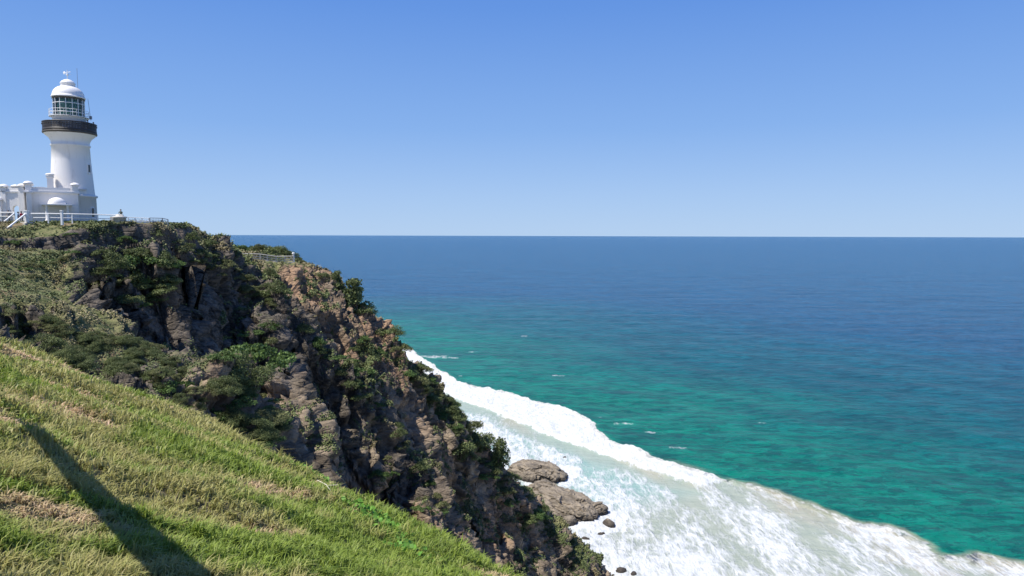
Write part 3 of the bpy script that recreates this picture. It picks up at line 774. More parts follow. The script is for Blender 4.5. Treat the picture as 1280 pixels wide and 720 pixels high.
dens = dens*ok*facing*(1-hole)*dens_f
w = dens*ar; ncov = 480000
k = RNG.choice(len(w), ncov, p=w/w.sum())
u, v = RNG.uniform(0, 1, (2, ncov, 1))
q = P1[kF[k]]
Pc = (q[:, 0]*(1-u)+q[:, 1]*u)*(1-v)+(q[:, 3]*(1-u)+q[:, 2]*u)*v
near_k = np.clip(Pc[:, 1]/110, .35, 1.2)
hgt = (.10+.22*RNG.uniform(0, 1, ncov))*near_k*np.where(tv_[k] > .5, .75, 1.25)
Pc[:, 2] += hgt*.2
nrm = fn_[k]*.5+np.array([0, 0, .6])
V_, F_ = leaf_quads(Pc, nrm, .24*near_k, RNG, 1.5)
V_[:, 2] += np.repeat(hgt*RNG.uniform(0, 1, ncov), 4)
tint = np.clip(.42+.35*vnoise(Pc/3, 420)+RNG.normal(0, .2, ncov), 0, 1)
dry = sstep(.0, .5, fbm(Pc/7, 3, 430)+.25*(tv_[k] > .5))
def cover_mat():
    m, N, L, B = newmat('ground_cover_leaves')
    a = nd(N, 'Attribute'); a.attribute_name = 'tint'; b = nd(N, 'Attribute'); b.attribute_name = 'dry'
    c = mixc(N, L, a.outputs['Fac'], (.050, .070, .022), (.20, .235, .080))
    d = mixc(N, L, a.outputs['Fac'], (.14, .115, .055), (.36, .31, .16))
    L.new(mixc(N, L, b.outputs['Fac'], c, d), B.inputs['Base Color']); B.inputs['Roughness'].default_value = .8
    return m
cov = link('ground_cover', mesh_from('ground_cover', V_, F_, cover_mat(), False, {'tint': np.repeat(tint, 4), 'dry': np.repeat(dry, 4)}))
tag(cov, 'low creeping scrub and tussocks spread over ledges and banks of the headland', 'ground cover', kind='stuff')

# ------------------------------------------------------------------ grass on the near slope
def blades(n, rmin, rmax, seed, azim=(-52, 30)):
    rng = np.random.default_rng(seed)
    az = np.radians(rng.uniform(azim[0], azim[1], n)); r = rmin*(rmax/rmin)**rng.uniform(0, 1, n)
    x = r*np.sin(az); y = r*np.cos(az)
    # gather into tufts
    cx = np.floor(x/.22)*.22+.22*ih(np.floor(x/.22), np.floor(y/.22), x*0, 900); cy = np.floor(y/.22)*.22+.22*ih(np.floor(x/.22), np.floor(y/.22), x*0, 901)
    t = rng.uniform(0, .55, n); x = x*(1-t)+cx*t; y = y*(1-t)+cy*t
    z, e = z_near(x, y); k = e < .8
    x, y, z, r = x[k], y[k], z[k], r[k]; n = len(x)
    Pq = np.stack([x, y, 0*x], 1)
    al_ = (x*.6+y*.8); ac_ = (x*.8-y*.6); Pq = np.stack([al_*.45, ac_, 0*x], 1); pat = fbm(Pq/1.5, 4, 910); pat2 = fbm(Pq/.45, 3, 920); tuft = ih(np.floor(x/.22), np.floor(y/.22), x*0, 905)
    dry = sstep(-.15, .42, 1.25*pat+.6*pat2+.5*(tuft-.5)+.016*np.clip(r, 0, 20)-.05)
    dead = sstep(.12, .40, fbm(Pq/1.0+7, 4, 930))
    ln = (.045+.12*rng.uniform(0, 1, n)**2.2+.08*sstep(.2, .6, pat2)*(1-dead))*(1-.35*dead)*np.clip(r/9, .9, 1.5)*(1+.5*sstep(.78, .98, tuft)*(1-dead))
    wd = np.clip(.0012+.00078*r, .0026, .025)*rng.uniform(.7, 1.3, n)
    a = rng.uniform(0, 6.283, n); bend = rng.uniform(.1, 1.25, n)+.4*dead
    # wind and fall line
    dx = np.cos(a)+.22; dy = np.sin(a)-.1; q = np.hypot(dx, dy)+1e-6; dx /= q; dy /= q
    px_, py_ = -dy, dx
    P0_ = np.stack([x, y, z-.01], 1)
    D = np.stack([dx, dy, 0*dx], 1); S = np.stack([px_, py_, 0*dx], 1); U = np.array([.1, .05, 1.0])
    w2 = wd[:, None]; l2 = ln[:, None]; b2 = bend[:, None]
    m1 = P0_+U*l2*.6+D*l2*.22*b2; tip = P0_+U*l2*(1.05-.35*b2)+D*l2*.95*b2*.85
    V = np.stack([P0_-S*w2, P0_+S*w2, m1+S*w2*.8, m1-S*w2*.8, tip], 1)
    base = (np.arange(n)*5)[:, None]
    F = np.concatenate([base+np.array([[0, 1, 2, 3]]), base+np.array([[3, 2, 4, 4]])])
    rnd = rng.uniform(0, 1, n)
    isdry = np.clip(dry*.75+dead*.8+.35*(rnd-.5), 0, 1)
    col_g1 = np.array([.10, .165, .022]); col_g2 = np.array([.31, .40, .055]); col_d1 = np.array([.42, .38, .14]); col_d2 = np.array([.62, .43, .28])
    g = (col_g1+(col_g2-col_g1)*(rng.uniform(0, 1, n)*.7+.3*tuft)[:, None])
    d = (col_d1+(col_d2-col_d1)*np.clip(dead*.8+.4*rng.uniform(0, 1, n)-.1, 0, 1)[:, None])
    c = g*(1-isdry[:, None])+d*isdry[:, None]
    return V.reshape(-1, 3), n, np.repeat(np.concatenate([c, np.ones((n, 1))], 1), 5, 0)
def blade_object(name, V, n, col):
    base = np.arange(n, dtype=np.int32)*5
    me = bpy.data.meshes.new(name)
    me.vertices.add(5*n); me.vertices.foreach_set('co', V.astype(np.float32).ravel())
    loops = (base[:, None]+np.array([[0, 1, 2, 3, 3, 2, 4]], dtype=np.int32)).ravel()
    me.loops.add(7*n); me.loops.foreach_set('vertex_index', loops)
    me.polygons.add(2*n)
    ls = (np.arange(n, dtype=np.int32)*7)[:, None]+np.array([[0, 4]], dtype=np.int32)
    me.polygons.foreach_set('loop_start', ls.ravel()); me.polygons.foreach_set('loop_total', np.tile(np.array([4, 3], dtype=np.int32), n))
    a = me.attributes.new('col', 'FLOAT_COLOR', 'POINT'); a.data.foreach_set('color', col.astype(np.float32).ravel())
    me.update(calc_edges=True)
    return me
def grass_mat():
    m, N, L, B = newmat('grass_blades')
    a = nd(N, 'Attribute'); a.attribute_name = 'col'
    L.new(a.outputs['Color'], B.inputs['Base Color']); B.inputs['Roughness'].default_value = .55; B.inputs['Specular IOR Level'].default_value = .35
    out = [n for n in N if n.type == 'OUTPUT_MATERIAL'][0]
    t = nd(N, 'BsdfTranslucent'); L.new(a.outputs['Color'], t.inputs[0])
    mx = nd(N, 'MixShader'); mx.inputs[0].default_value = .35; L.new(B.outputs[0], mx.inputs[1]); L.new(t.outputs[0], mx.inputs[2])
    L.new(mx.outputs[0], out.inputs[0])
    return m
V_, n_, c_ = blades(800000, 2.6, 42, 31)
me = blade_object('long_grass', V_, n_, c_); me.materials.append(grass_mat())
tag(link('long_grass', me), 'rough green and straw coloured grass covering the near slope', 'grass', kind='stuff')
# ------------------------------------------------------------------ the lighthouse
LX, LY = at(92.5, 272, 105)[:2]
LZ = 93.0
view_az = math.atan2(LX, LY)                    # direction eye -> tower
lh = empty('lighthouse', (LX, LY, LZ), 0, label='tall white masonry lighthouse with a domed lantern and dark gallery on the clifftop', cat='lighthouse')
lh.scale = (.835, .835, .985)
b = MB(); b.lathe([(3.72, -1.2), (3.66, 3.6), (3.92, 3.68), (3.92, 3.95), (3.6, 4.05)], 48, close=False); b.build('plinth', M['white'], lh)
b = MB(); b.lathe([(3.52, 3.9), (3.30, 6.5), (3.10, 9.2), (2.98, 11.4), (3.12, 11.45), (3.14, 11.7), (3.0, 11.76), (3.05, 12.2), (3.35, 12.7), (3.95, 13.15), (4.05, 13.3)], 64, close=False)
tower = b.build('tower', M['white'], lh)
def on_cyl(az_off, r, z):
    """point on a cylinder about the tower, az_off degrees right of the side that faces the viewpoint"""
    a = view_az+math.pi-R(az_off)
    return Vector((r*math.sin(a), r*math.cos(a), z)), -a
for az_, r_, z_, w_, h_ in ((56, 3.17, 8.1, .55, 1.15), (52, 3.68, 1.3, .6, 1.4)):
    p, rz = on_cyl(az_, r_, z_)
    f = MB(); f.box((0, 0, 0), (w_+.24, .20, h_+.24)); fo = f.build('window', M['white'], lh, .02, loc=p); fo.rotation_euler.z = rz
    g = MB(); g.box((0, .09, 0), (w_, .06, h_)); g.box((0, -.09, 0), (w_, .06, h_)); go = g.build('pane', M['pane'], fo)
    g = MB(); g.box((0, .11, -h_/2-.16), (w_+.4, .3, .09)); g.box((0, -.11, -h_/2-.16), (w_+.4, .3, .09)); g.build('sill', M['white'], fo)
b = MB(); b.lathe([(3.0, 13.28), (4.22, 13.32), (4.28, 13.42), (4.28, 13.58), (4.15, 13.64), (2.7, 13.64)], 64, close=False); b.build('gallery_deck', M['bronze'], lh)
b = MB()
Rg = 4.16
b.lathe([(Rg-.05, 13.66), (Rg+.06, 13.66), (Rg+.06, 13.95), (Rg-.05, 13.95)], 64, close=False)
b.lathe([(Rg-.08, 14.88), (Rg+.10, 14.88), (Rg+.10, 15.02), (Rg-.08, 15.02)], 64, close=False)
b.lathe([(Rg-.03, 14.35), (Rg+.03, 14.35), (Rg+.03, 14.45), (Rg-.03, 14.45)], 64, close=False)
nb = 112
for i in range(nb):
    a = 2*math.pi*i/nb
    w_ = .16 if i % 8 else .22
    b.box((Rg*math.cos(a), Rg*math.sin(a), 14.42), (.06, w_, .95), a)
for i in range(56):
    a = 2*math.pi*(i+.5)/56
    b.lathe([(.0, -.09), (.15, -.05), (.15, .05), (0, .09)], 8, (Rg*math.cos(a), Rg*math.sin(a), 14.65), close=False)
b.build('gallery_railing', M['dark'], lh)
b = MB(); b.lathe([(2.62, 13.6), (2.62, 15.65), (2.72, 15.7), (2.72, 15.9), (2.5, 15.95)], 48, close=False); b.build('lantern_wall', M['white'], lh)
p, rz = on_cyl(50, 2.63, 14.5); f = MB(); f.box((0, 0, 0), (.75, .12, 1.7)); d = f.build('door', M['grey'], lh, loc=p); d.rotation_euler.z = rz
b = MB()                                                     # light catwalk round the glass
b.lathe([(2.6, 15.86), (3.15, 15.88), (3.15, 15.95), (2.6, 15.97)], 48, close=False)
for zz in (16.45, 16.9): b.lathe([(3.08, zz), (3.11, zz+.03), (3.14, zz), (3.11, zz-.03), (3.08, zz)], 48, close=False)
for i in range(20):
    a = 2*math.pi*i/20; b.tube([(3.11*math.cos(a), 3.11*math.sin(a), 15.9), (3.11*math.cos(a), 3.11*math.sin(a), 16.9)], .025, 5)
b.build('catwalk_railing', M['rail'], lh)
b = MB(); b.lathe([(2.42, 15.94), (2.42, 18.75)], 32, smooth=True, close=False); b.build('lantern_glass', M['glass'], lh)
b = MB()
for i in range(16):
    a = 2*math.pi*i/16; b.box((2.46*math.cos(a), 2.46*math.sin(a), 17.35), (.11, .07, 2.8), a)
for zz in (16.55, 17.9): b.lathe([(2.45, zz-.04), (2.51, zz-.04), (2.51, zz+.04), (2.45, zz+.04)], 32, close=False)
b.build('glazing_bars', M['rail'], lh)
b = MB(); b.lathe([(2.40, 18.55), (2.56, 18.55), (2.56, 18.86), (2.40, 18.86)], 48, close=False); b.build('lantern_head_ring', M['bronze'], lh)
b = MB()
prof = []
for i in range(25):
    t = i/24; z_ = 15.9+2.7*t; r_ = 1.35+.45*math.sin(math.pi*t)+(.05 if i % 2 else 0); prof.append((r_, z_))
b.lathe([(.9, 15.7)]+prof+[(.6, 18.7)], 40, close=False, smooth=False); b.build('lens', M['lens'], lh)
b = MB()
prof = [(2.50, 18.80), (2.68, 18.84), (2.70, 18.98), (2.60, 19.05)]+[(2.55*math.cos(t*math.pi/2*.80)**.9, 19.05+1.62*math.sin(t*math.pi/2*.86)) for t in [i/9 for i in range(10)]]
b.lathe(prof, 48, close=False); b.build('dome', M['white'], lh)
b = MB(); b.lathe([(1.20, 20.2), (1.14, 20.95), (1.22, 21.0), (1.20, 21.1), (.95, 21.38), (.55, 21.6), (.2, 21.7), (0.02, 21.72)], 32, close=False); b.build('ventilator', M['white'], lh)
b = MB(); b.tube([(0, 0, 21.6), (0, 0, 23.1)], .06, 6); b.lathe([(0.02, 22.15), (.2, 22.3), (.2, 22.45), (.02, 22.6)], 12, close=False)
b.tube([(-.9, .35, 22.75), (.8, -.3, 22.75)], .04, 5); b.box((-.75, .3, 22.75), (.45, .04, .4), -.36); b.tube([(-.4, -.5, 22.5), (.4, .5, 22.5)], .025, 5)
b.build('weather_vane', M['rail'], lh)
p, _ = on_cyl(62, 1.7, 0)
b = MB(); b.tube([(p.x, p.y, 19.7), (p.x, p.y, 23.4)], .035, 5); b.build('lightning_rod', M['grey'], lh)
p, _ = on_cyl(84, 3.35, 0)
b = MB(); b.tube([(p.x, p.y, 15.6), (p.x*.9, p.y*.9, 19.0)], .035, 5); b.box((p.x, p.y, 16.1), (.35, .25, .5)); b.build('antenna', M['grey'], lh)

# ------------------------------------------------------------------ buildings at its foot
def local(az_deg): return -R(az_deg)
# main block: front wall from picture x 33 to 100
FA = at(34, 272, 97.5); FB = at(99, 272, 101.0)
ang = math.atan2(FB.y-FA.y, FB.x-FA.x); wlen = math.hypot(FB.y-FA.y, FB.x-FA.x)
bl = empty('lighthouse_annex', ((FA.x+FB.x)/2, (FA.y+FB.y)/2, 92.9), ang, label='low white flat-roofed building with domed corner piers at the foot of the lighthouse', cat='building')
Dp = 4.2; H = 4.15
b = MB()
b.box((0, Dp/2, H/2-.6), (wlen, Dp, H+1.2)); b.build('wall', M['white'], bl)
b = MB()
for (cy, d) in ((0-.10, .32), (Dp+.10, .32)): b.box((0, cy, H+.02), (wlen+.5, d, .30))
for sx in (-1, 1): b.box((sx*(wlen/2+.09), Dp/2, H+.017), (.30, Dp-.12, .295))
b.build('cornice', M['white'], bl, .03)
b = MB()
for (cy) in (.12, Dp-.12): b.box((0, cy, H+.42), (wlen, .22, .5))
for sx in (-1, 1): b.box((sx*(wlen/2-.11), Dp/2, H+.415), (.22, Dp-.48, .49))
b.build('parapet', M['white'], bl, .02)
b = MB(); b.box((0, Dp/2, H+.2), (wlen-.5, Dp-.5, .06)); b.build('roof', M['stone'], bl)
def pier(x, y, zb, zt, parent, w=.78, capr=.62):
    f = MB(); f.box((x, y, (zb+zt)/2), (w, w, zt-zb)); o = f.build('corner_pier', M['white'], parent, .02)
    f = MB(); f.box((x, y, zt+.06), (w+.34, w+.34, .12))
    f.lathe([(capr, zt+.12), (capr*.96, zt+.2), (capr*.7, zt+.34), (capr*.3, zt+.43), (.02, zt+.46)], 16, (x, y, 0), close=False)
    f.build('pier_cap', M['white'], o)
    return o
for x, y in ((-wlen/2+.3, .2), (wlen/2-.35, .2), (wlen/2-.35, Dp-.3), (-wlen/2+.3, Dp-.3)): pier(x, y, H+.16, H+1.05, bl)
pier(-wlen/2+.34, -.36, -1, H-.2, bl, .62, .01)
for x_, y_ in ((-.2, 2.9), (1.4, 3.6)):
    f = MB(); f.box((x_, y_, H+1.2), (.8, .8, 2.2)); f.box((x_, y_, H+2.36), (1.05, 1.05, .14))
    if x_ < 0: f.lathe([(.45, H+2.42), (.45, H+2.62), (.62, H+2.66), (.5, H+2.85), (.02, H+2.95)], 16, (x_, y_, 0), close=False)
    f.build('chimney', M['white'], bl)
for k in range(4):
    f = MB(); f.box((-wlen/2+1.7+k*1.75, Dp*.5+.4*(k % 2), H+.72), (1.0, .7, .16)); f.build('roof_vent', M['white'], bl)
# domed porch
pc = at(72, 272, 98.3); v_ = Matrix.Rotation(-ang, 3, 'Z') @ (Vector((pc.x, pc.y, 0))-Vector(bl.location)*1.0); px0, py0 = v_.x, v_.y
f = MB(); f.box((px0, py0+.6, 2.28), (3.7, 3.0, .16)); f.lathe([(1.12, 2.36), (1.12, 2.5), (1.05, 2.75), (.86, 3.05), (.55, 3.26), (.2, 3.36), (.02, 3.37)], 28, (px0, py0+.5, 0), close=False)
po = f.build('porch_roof', M['white'], bl, .02)
for sx in (-1, 1):
    f = MB(); f.lathe([(.24, -1), (.24, .1), (.16, .16), (.14, 2.05), (.22, 2.14), (.22, 2.21)], 14, (px0+sx*1.25, py0-.6, 0), close=False); f.build('porch_column', M['white'], bl)
f = MB(); f.box((px0, py0+1.98, 1.05), (1.1, .12, 2.1)); f.build('door', M['grey'], bl)

# gateway wall on the left with an arched opening
GA1 = at(4, 272, 97.8); GA2 = at(31, 272, 98.2)
ga = math.atan2(GA2.y-GA1.y, GA2.x-GA1.x); gl = math.hypot(GA2.y-GA1.y, GA2.x-GA1.x)
gw = empty('gateway_wall', ((GA1.x+GA2.x)/2, (GA1.y+GA2.y)/2, 92.9), ga, label='white gateway wall with an arched opening and two domed piers, left of the annex', cat='gateway')
def arch_wall(L_, H_, t_, x0, ow, oh, zb=-1.0):
    """wall with a round-headed opening, centred on x0"""
    m = MB(); n = 12
    arc = [(x0+ow/2*math.cos(math.pi*(1-i/n)), oh-ow/2+ow/2*math.sin(math.pi*(1-i/n))) for i in range(n+1)]
    outer_ = [(-L_/2, zb), (-L_/2, H_)]+[(a[0], H_) for a in arc]+[(L_/2, H_), (L_/2, zb)]
    for y in (-t_/2, t_/2):
        q = []
        def face(ps): 
            vs = [(p[0], y, p[1]) for p in ps]; m.add(vs, [tuple(range(len(vs)))] if y < 0 else [tuple(range(len(vs)))[::-1]])
        face([(-L_/2, zb), (x0-ow/2, zb), (x0-ow/2, oh-ow/2), (x0-ow/2, H_), (-L_/2, H_)]); face([(x0+ow/2, zb), (L_/2, zb), (L_/2, H_), (x0+ow/2, H_), (x0+ow/2, oh-ow/2)])
        for i in range(n): face([arc[i], arc[i+1], (arc[i+1][0], H_), (arc[i][0], H_)])
    ring = [(x0-ow/2, zb)]+arc+[(x0+ow/2, zb)]
    for a, c in zip(ring[:-1], ring[1:]): m.add([(a[0], -t_/2, a[1]), (a[0], t_/2, a[1]), (c[0], t_/2, c[1]), (c[0], -t_/2, c[1])], [(0, 1, 2, 3)])
    m.add([(-L_/2, -t_/2, H_), (L_/2, -t_/2, H_), (L_/2, t_/2, H_), (-L_/2, t_/2, H_)], [(0, 1, 2, 3)])
    for sx in (-1, 1): m.add([(sx*L_/2, -t_/2, zb), (sx*L_/2, t_/2, zb), (sx*L_/2, t_/2, H_), (sx*L_/2, -t_/2, H_)], [(0, 1, 2, 3)])
    return m
arch_wall(gl, 4.0, .45, .45, .95, 2.15).build('wall', M['white'], gw)
f = MB(); f.box((0, 0, 4.12), (gl+.2, .72, .24)); f.box((0, 0, 4.42), (gl, .34, .36)); f.build('cornice', M['white'], gw, .02)
pier(-gl/2+.3, 0, -1, 4.75, gw, .72, .58); pier(gl/2-.1, -.1, -1, 4.85, gw, .74, .58)
pier(-gl/2-.05, -.5, -1, 2.9, gw, .42, .34)
f = MB(); f.box((-.6, 1.9, 4.75), (1.3, .5, .5)); f.lathe([(.6, 5.0), (.5, 5.15), (.02, 5.3)], 14, (-.6, 1.9, 0), close=False); f.build('rear_pier', M['white'], gw)

# ------------------------------------------------------------------ railings along the clifftop
def railing(name, path, mat, label, h=1.05, mids=(.55,), every=1.8, rr=.05, pr=.045, drop=.25, group=None, cat='railing', thick=None, balus=0):
    """path of 3D points at ground level; posts are parts, the rails one part"""
    path = [Vector(p) for p in path]
    root = empty(name, path[0], 0, label=label, cat=cat, group=group); o0 = path[0]
    r = MB()
    for hh in (h,)+tuple(mids):
        r.tube([p-o0+Vector((0, 0, hh)) for p in path], rr if hh == h else rr*.7, 6, smooth=True)
    if balus:
        for a, c in zip(path[:-1], path[1:]):
            n = max(1, int((c-a).length/balus))
            for i in range(n):
                p = a.lerp(c, (i+.5)/n)-o0; r.tube([p+Vector((0, 0, .1)), p+Vector((0, 0, h))], .012, 4)
    r.build('rail', mat, root)
    for a, c in zip(path[:-1], path[1:]):
        n = max(1, round((c-a).length/every))
        for i in range(n):
            p = a.lerp(c, i/n)-o0; q = MB(); q.box((p.x, p.y, p.z+h/2-drop/2), (pr*2, pr*2, h+drop+.04)); q.build('post', mat, root)
    p = path[-1]-o0; q = MB(); q.box((p.x, p.y, p.z+h/2-drop/2), (pr*2, pr*2, h+drop+.04)); q.build('post', mat, root)
    return root
def rp(px, py, Y, h): v = at(px, py, Y); v.z -= h; return v
railing('clifftop_railing', [rp(34, 267, 93.0, 1.05), rp(60, 267, 93.2, 1.05), rp(90, 267.5, 94, 1.05), rp(122, 268.2, 95.5, 1.05), rp(147, 269, 97, 1.05)], M['rail'], 'long white painted railing running level in front of the lighthouse annex', mids=(.5,), every=2.4, rr=.075, pr=.06)
for px, lab in ((33, 'stout white gate post at the top of the steps'), (77, 'stout white post half way along the level railing')):
    v = rp(px, 264, 92.8, 1.3); w_ = .40 if px < 50 else .26; f = MB(); f.box((0, 0, .35), (w_, w_, 1.9)); f.box((0, 0, 1.34), (w_+.1, w_+.1, .12)); o = f.build('gate_post', M['rail'], None, .02, loc=v)
    tag(o, lab, 'post')
railing('stair_handrail', [rp(32, 268, 92.6, 1.0), rp(14, 282, 90.5, 1.0), rp(-4, 296, 88.5, 1.0)], M['rail'], 'white sloping handrail on the near side of the steps', mids=(), every=2.2, rr=.12, pr=.06)
railing('stair_handrail', [rp(18, 267, 95.0, 1.0), rp(9, 274.5, 93.8, 1.0), rp(-3, 284, 92.3, 1.0)], M['rail'], 'white sloping handrail on the far side of the steps', mids=(), every=2.2, rr=.10, pr=.06)
railing('level_railing', [rp(-8, 266, 97, 1.0), rp(18, 266, 96.5, 1.0)], M['rail'], 'short white railing at the head of the steps, at the left edge', mids=(.5,), every=2.4, rr=.07)
# steps between the handrails
s0, s1 = rp(33, 268, 93.3, 1.0), rp(2, 291, 90.3, 1.0)
f = MB(); n = 14
for i in range(n):
    p = s0.lerp(s1, i/(n-1)); f.box((p.x-s0.x, p.y-s0.y, p.z-s0.z-.16), (1.7, 1.1, .3), math.atan2(s1.y-s0.y, s1.x-s0.x)+math.pi/2)
tag(f.build('steps', M['stone'], None, loc=s0), 'pale masonry steps climbing to the lighthouse between white handrails', 'steps')
# lookout beyond the lawn: dark netted fence on a low pale wall
railing('lookout_fence', [rp(160, 271.5, 98, 1.05), rp(186, 272.8, 99.5, 1.05)], M['rail'], 'pale netted fence on a low white wall at the clifftop lookout', mids=(.3, .7), every=1.0, rr=.045, balus=.14)
railing('lookout_fence', [rp(187, 272.8, 99.3, 1.0), rp(203, 273.2, 100.3, 1.0), rp(210, 274.8, 101, 1.0)], M['grey'], 'grey rail fence at the outer right end of the clifftop lookout', mids=(.4, .75), every=1.3, rr=.05, balus=.2)
a, c = rp(158, 276, 98, 0), rp(196, 278.6, 99.9, 0); f = MB(); d = c-a
f.box((d.x/2, d.y/2, d.z/2-.25), (d.length, .35, .75), math.atan2(d.y, d.x)); tag(f.build('low_wall', M['rail'], None, .03, loc=a), 'low white wall at the foot of the pale netted lookout fence', 'wall')
v = rp(150, 277, 97, 0); f = MB(); f.lathe([(.85, -.6), (.8, .5), (.95, .55), (.9, .7), (.5, .78), (.45, 1.0), (.3, 1.05)], 10, close=False); f.box((-1.0, .2, .1), (.7, .6, 1.2))
tag(f.build('stone_plinth', M['stone'], None, loc=v), 'pale stone viewing plinth between the white railing and the lookout fence', 'plinth')
# wooden lookout fence on the lower saddle
def lk(px, py, Y): return rp(px, py, Y, 1.15)
path = [lk(291, 317.5, 138), lk(310, 317.5, 140), lk(325, 318.0, 141), lk(334, 319.3, 142), lk(345, 320.8, 143.5), lk(356, 320.8, 144.5), lk(366.5, 320.4, 145.5)]
railing('wooden_fence', path, M['timber'], 'weathered wooden rail fence of the small lookout on the lower saddle', h=1.2, mids=(.25, .7), every=1.9, rr=.10, pr=.09, drop=.9, cat='fence', balus=.25)
f = MB(); o0 = path[2]
for a, c in zip(path[2:-1], path[3:]):
    d = c-a; m_ = (a+c)/2-o0; f.box((m_.x, m_.y, m_.z-.12), (d.length+.05, 1.6, .16), math.atan2(d.y, d.x))
for p in path[2:]:
    q = p-o0; f.box((q.x, q.y, q.z-1.2), (.18, .18, 2.1))
tag(f.build('lookout_deck', M['timber'], None, loc=o0), 'small timber deck on short posts behind the wooden rail fence', 'deck')
v = rp(366.8, 318.6, 145.6, 1.35); f = MB(); f.box((0, 0, .6), (.3, .3, 1.7)); f.lathe([(.2, 1.45), (.32, 1.5), (.32, 1.8), (.2, 1.86)], 10, close=False)
tag(f.build('sign_post', M['rail'], None, loc=v), 'white capped post at the seaward end of the wooden lookout fence', 'post')

# ------------------------------------------------------------------ people by the lighthouse
def person(loc, rz, label, shirt, trousers, hair, arms='down', group=None):
    skin = simple('skin', (.50, .31, .22), .6, .05)
    ms = {'skin': skin, 'shirt': simple('shirt_cloth', shirt, .85, .1), 'trousers': simple('trouser_cloth', trousers, .85, .1), 'hair': simple('hair', hair, .7, .2)}
    J = {}; E = []; Rd = []
    V = []
    def v(n, p, r): J[n] = len(V); V.append(p); Rd.append(r)
    def e(a, b_): E.append((J[a], J[b_]))
    v('pelvis', (0, 0, .95), .145); v('waist', (0, .01, 1.10), .125); v('chest', (0, .0, 1.32), .15); v('neck0', (0, .0, 1.46), .07); v('neck', (0, -.01, 1.53), .055)
    v('head', (0, -.025, 1.63), .092); v('crown', (0, -.01, 1.72), .07); v('nose', (0, -.125, 1.62), .018)
    for a, b_ in (('pelvis', 'waist'), ('waist', 'chest'), ('chest', 'neck0'), ('neck0', 'neck'), ('neck', 'head'), ('head', 'crown'), ('head', 'nose')): e(a, b_)
    for s, n in ((-1, 'l'), (1, 'r')):
        v(n+'hip', (s*.095, 0, .88), .095); v(n+'knee', (s*.105, -.02, .50), .06); v(n+'ank', (s*.11, .02, .09), .04); v(n+'toe', (s*.125, -.14, .035), .035)
        e('pelvis', n+'hip'); e(n+'hip', n+'knee'); e(n+'knee', n+'ank'); e(n+'ank', n+'toe')
        v(n+'sh', (s*.18, 0, 1.42), .058)
        if arms == 'down': el, wr, hd = (s*.25, .02, 1.14), (s*.25, -.07, .90), (s*.245, -.09, .83)
        else: el, wr, hd = (s*.27, -.12, 1.18), (s*.20, -.36, 1.22), (s*.18, -.43, 1.23)
        v(n+'el', el, .042); v(n+'wr', wr, .028); v(n+'palm', hd, .032)
        e('chest', n+'sh'); e(n+'sh', n+'el'); e(n+'el', n+'wr'); e(n+'wr', n+'palm')
        dv = (Vector(hd)-Vector(wr)).normalized()
        for k in range(4):
            o_ = (k-1.5)*.019; ln = (.055, .07, .066, .05)[k]
            a_ = Vector(hd)+Vector((0, o_, 0))+dv*.03; b_ = a_+dv*ln+Vector((-s*.012, -.006, 0))
            v(n+'f%d' % k, tuple(a_), .009); v(n+'g%d' % k, tuple(b_), .008); e(n+'palm', n+'f%d' % k); e(n+'f%d' % k, n+'g%d' % k)
        a_ = Vector(hd)+Vector((-s*.015, -.035, 0)); v(n+'t', tuple(a_), .010); v(n+'u', tuple(a_+dv*.045+Vector((0, -.012, 0))), .009); e(n+'palm', n+'t'); e(n+'t', n+'u')
    me = bpy.data.meshes.new('person_body'); me.from_pydata(V, E, [])
    o = link('person_source', me); sk = o.modifiers.new('skin', 'SKIN'); sk.use_smooth_shade = True
    for i, r in enumerate(Rd): me.skin_vertices[0].data[i].radius = (r, r); me.skin_vertices[0].data[i].use_root = (i == 0)
    o.modifiers.new('sub', 'SUBSURF').levels = 1
    dg = bpy.context.evaluated_depsgraph_get(); dg.update()
    fin = bpy.data.meshes.new_from_object(o.evaluated_get(dg)); bpy.data.objects.remove(o)
    fin.name = 'person'
    fin.materials.clear()
    for k in ('skin', 'shirt', 'trousers'): fin.materials.append(ms[k])
    for p in fin.polygons:
        c = p.center; armd = abs(c.x) > .2
        p.material_index = 1 if (1.0 < c.z < 1.48 and not (armd and c.z < 1.2)) else (2 if .08 < c.z <= 1.0 and abs(c.x) < .2 else 0)
        if c.z <= .08: p.material_index = 2
    po = link('person', fin); po.location = loc; po.rotation_euler.z = rz
    tag(po, label, 'person', group)
    h = MB(); h.lathe([(.085, 1.60), (.108, 1.66), (.104, 1.72), (.07, 1.765), (.01, 1.785)], 12, (0, .012, 0), close=False); h.build('hair', ms['hair'], po)
    return po
def stand(px, py, Y, *a, **k):
    v = at(px, py, Y); v.z -= 1.78
    return person(v, *a, **k)
stand(22.5, 264.5, 95.6, 2.2, 'person in a dark blue top with dark hair at the head of the steps', (.04, .06, .16), (.05, .05, .06), (.03, .02, .015))
stand(26.5, 264.0, 95.9, -2.0, 'person in a red top right beside the blue one at the head of the steps', (.55, .05, .07), (.07, .08, .13), (.05, .03, .02))
stand(10, 262.8, 97.4, .4, 'person in grey at the far left, seen through the white railing before the gateway', (.22, .23, .25), (.06, .06, .07), (.03, .02, .02))
v = at(150.8, 261.5, 97.0); v.z -= 1.78
person(v, .2, 'person in dark clothes leaning out at the stone plinth beside the lookout fence', (.08, .10, .07), (.05, .05, .06), (.03, .02, .015), 'out')
def on_gallery(azo, *a, **k):
    p, rz = on_cyl(azo, 3.12, 0); return person((LX+p.x, LY+p.y, LZ+13.44), rz+math.pi, *a, **k)
on_gallery(48, 'person in dark blue on the lighthouse gallery, against the lantern wall', (.03, .05, .16), (.04, .04, .05), (.03, .02, .01), 'out')
on_gallery(82, 'person in dark clothes at the right edge of the lighthouse gallery', (.05, .05, .06), (.05, .05, .06), (.03, .02, .01), 'out')

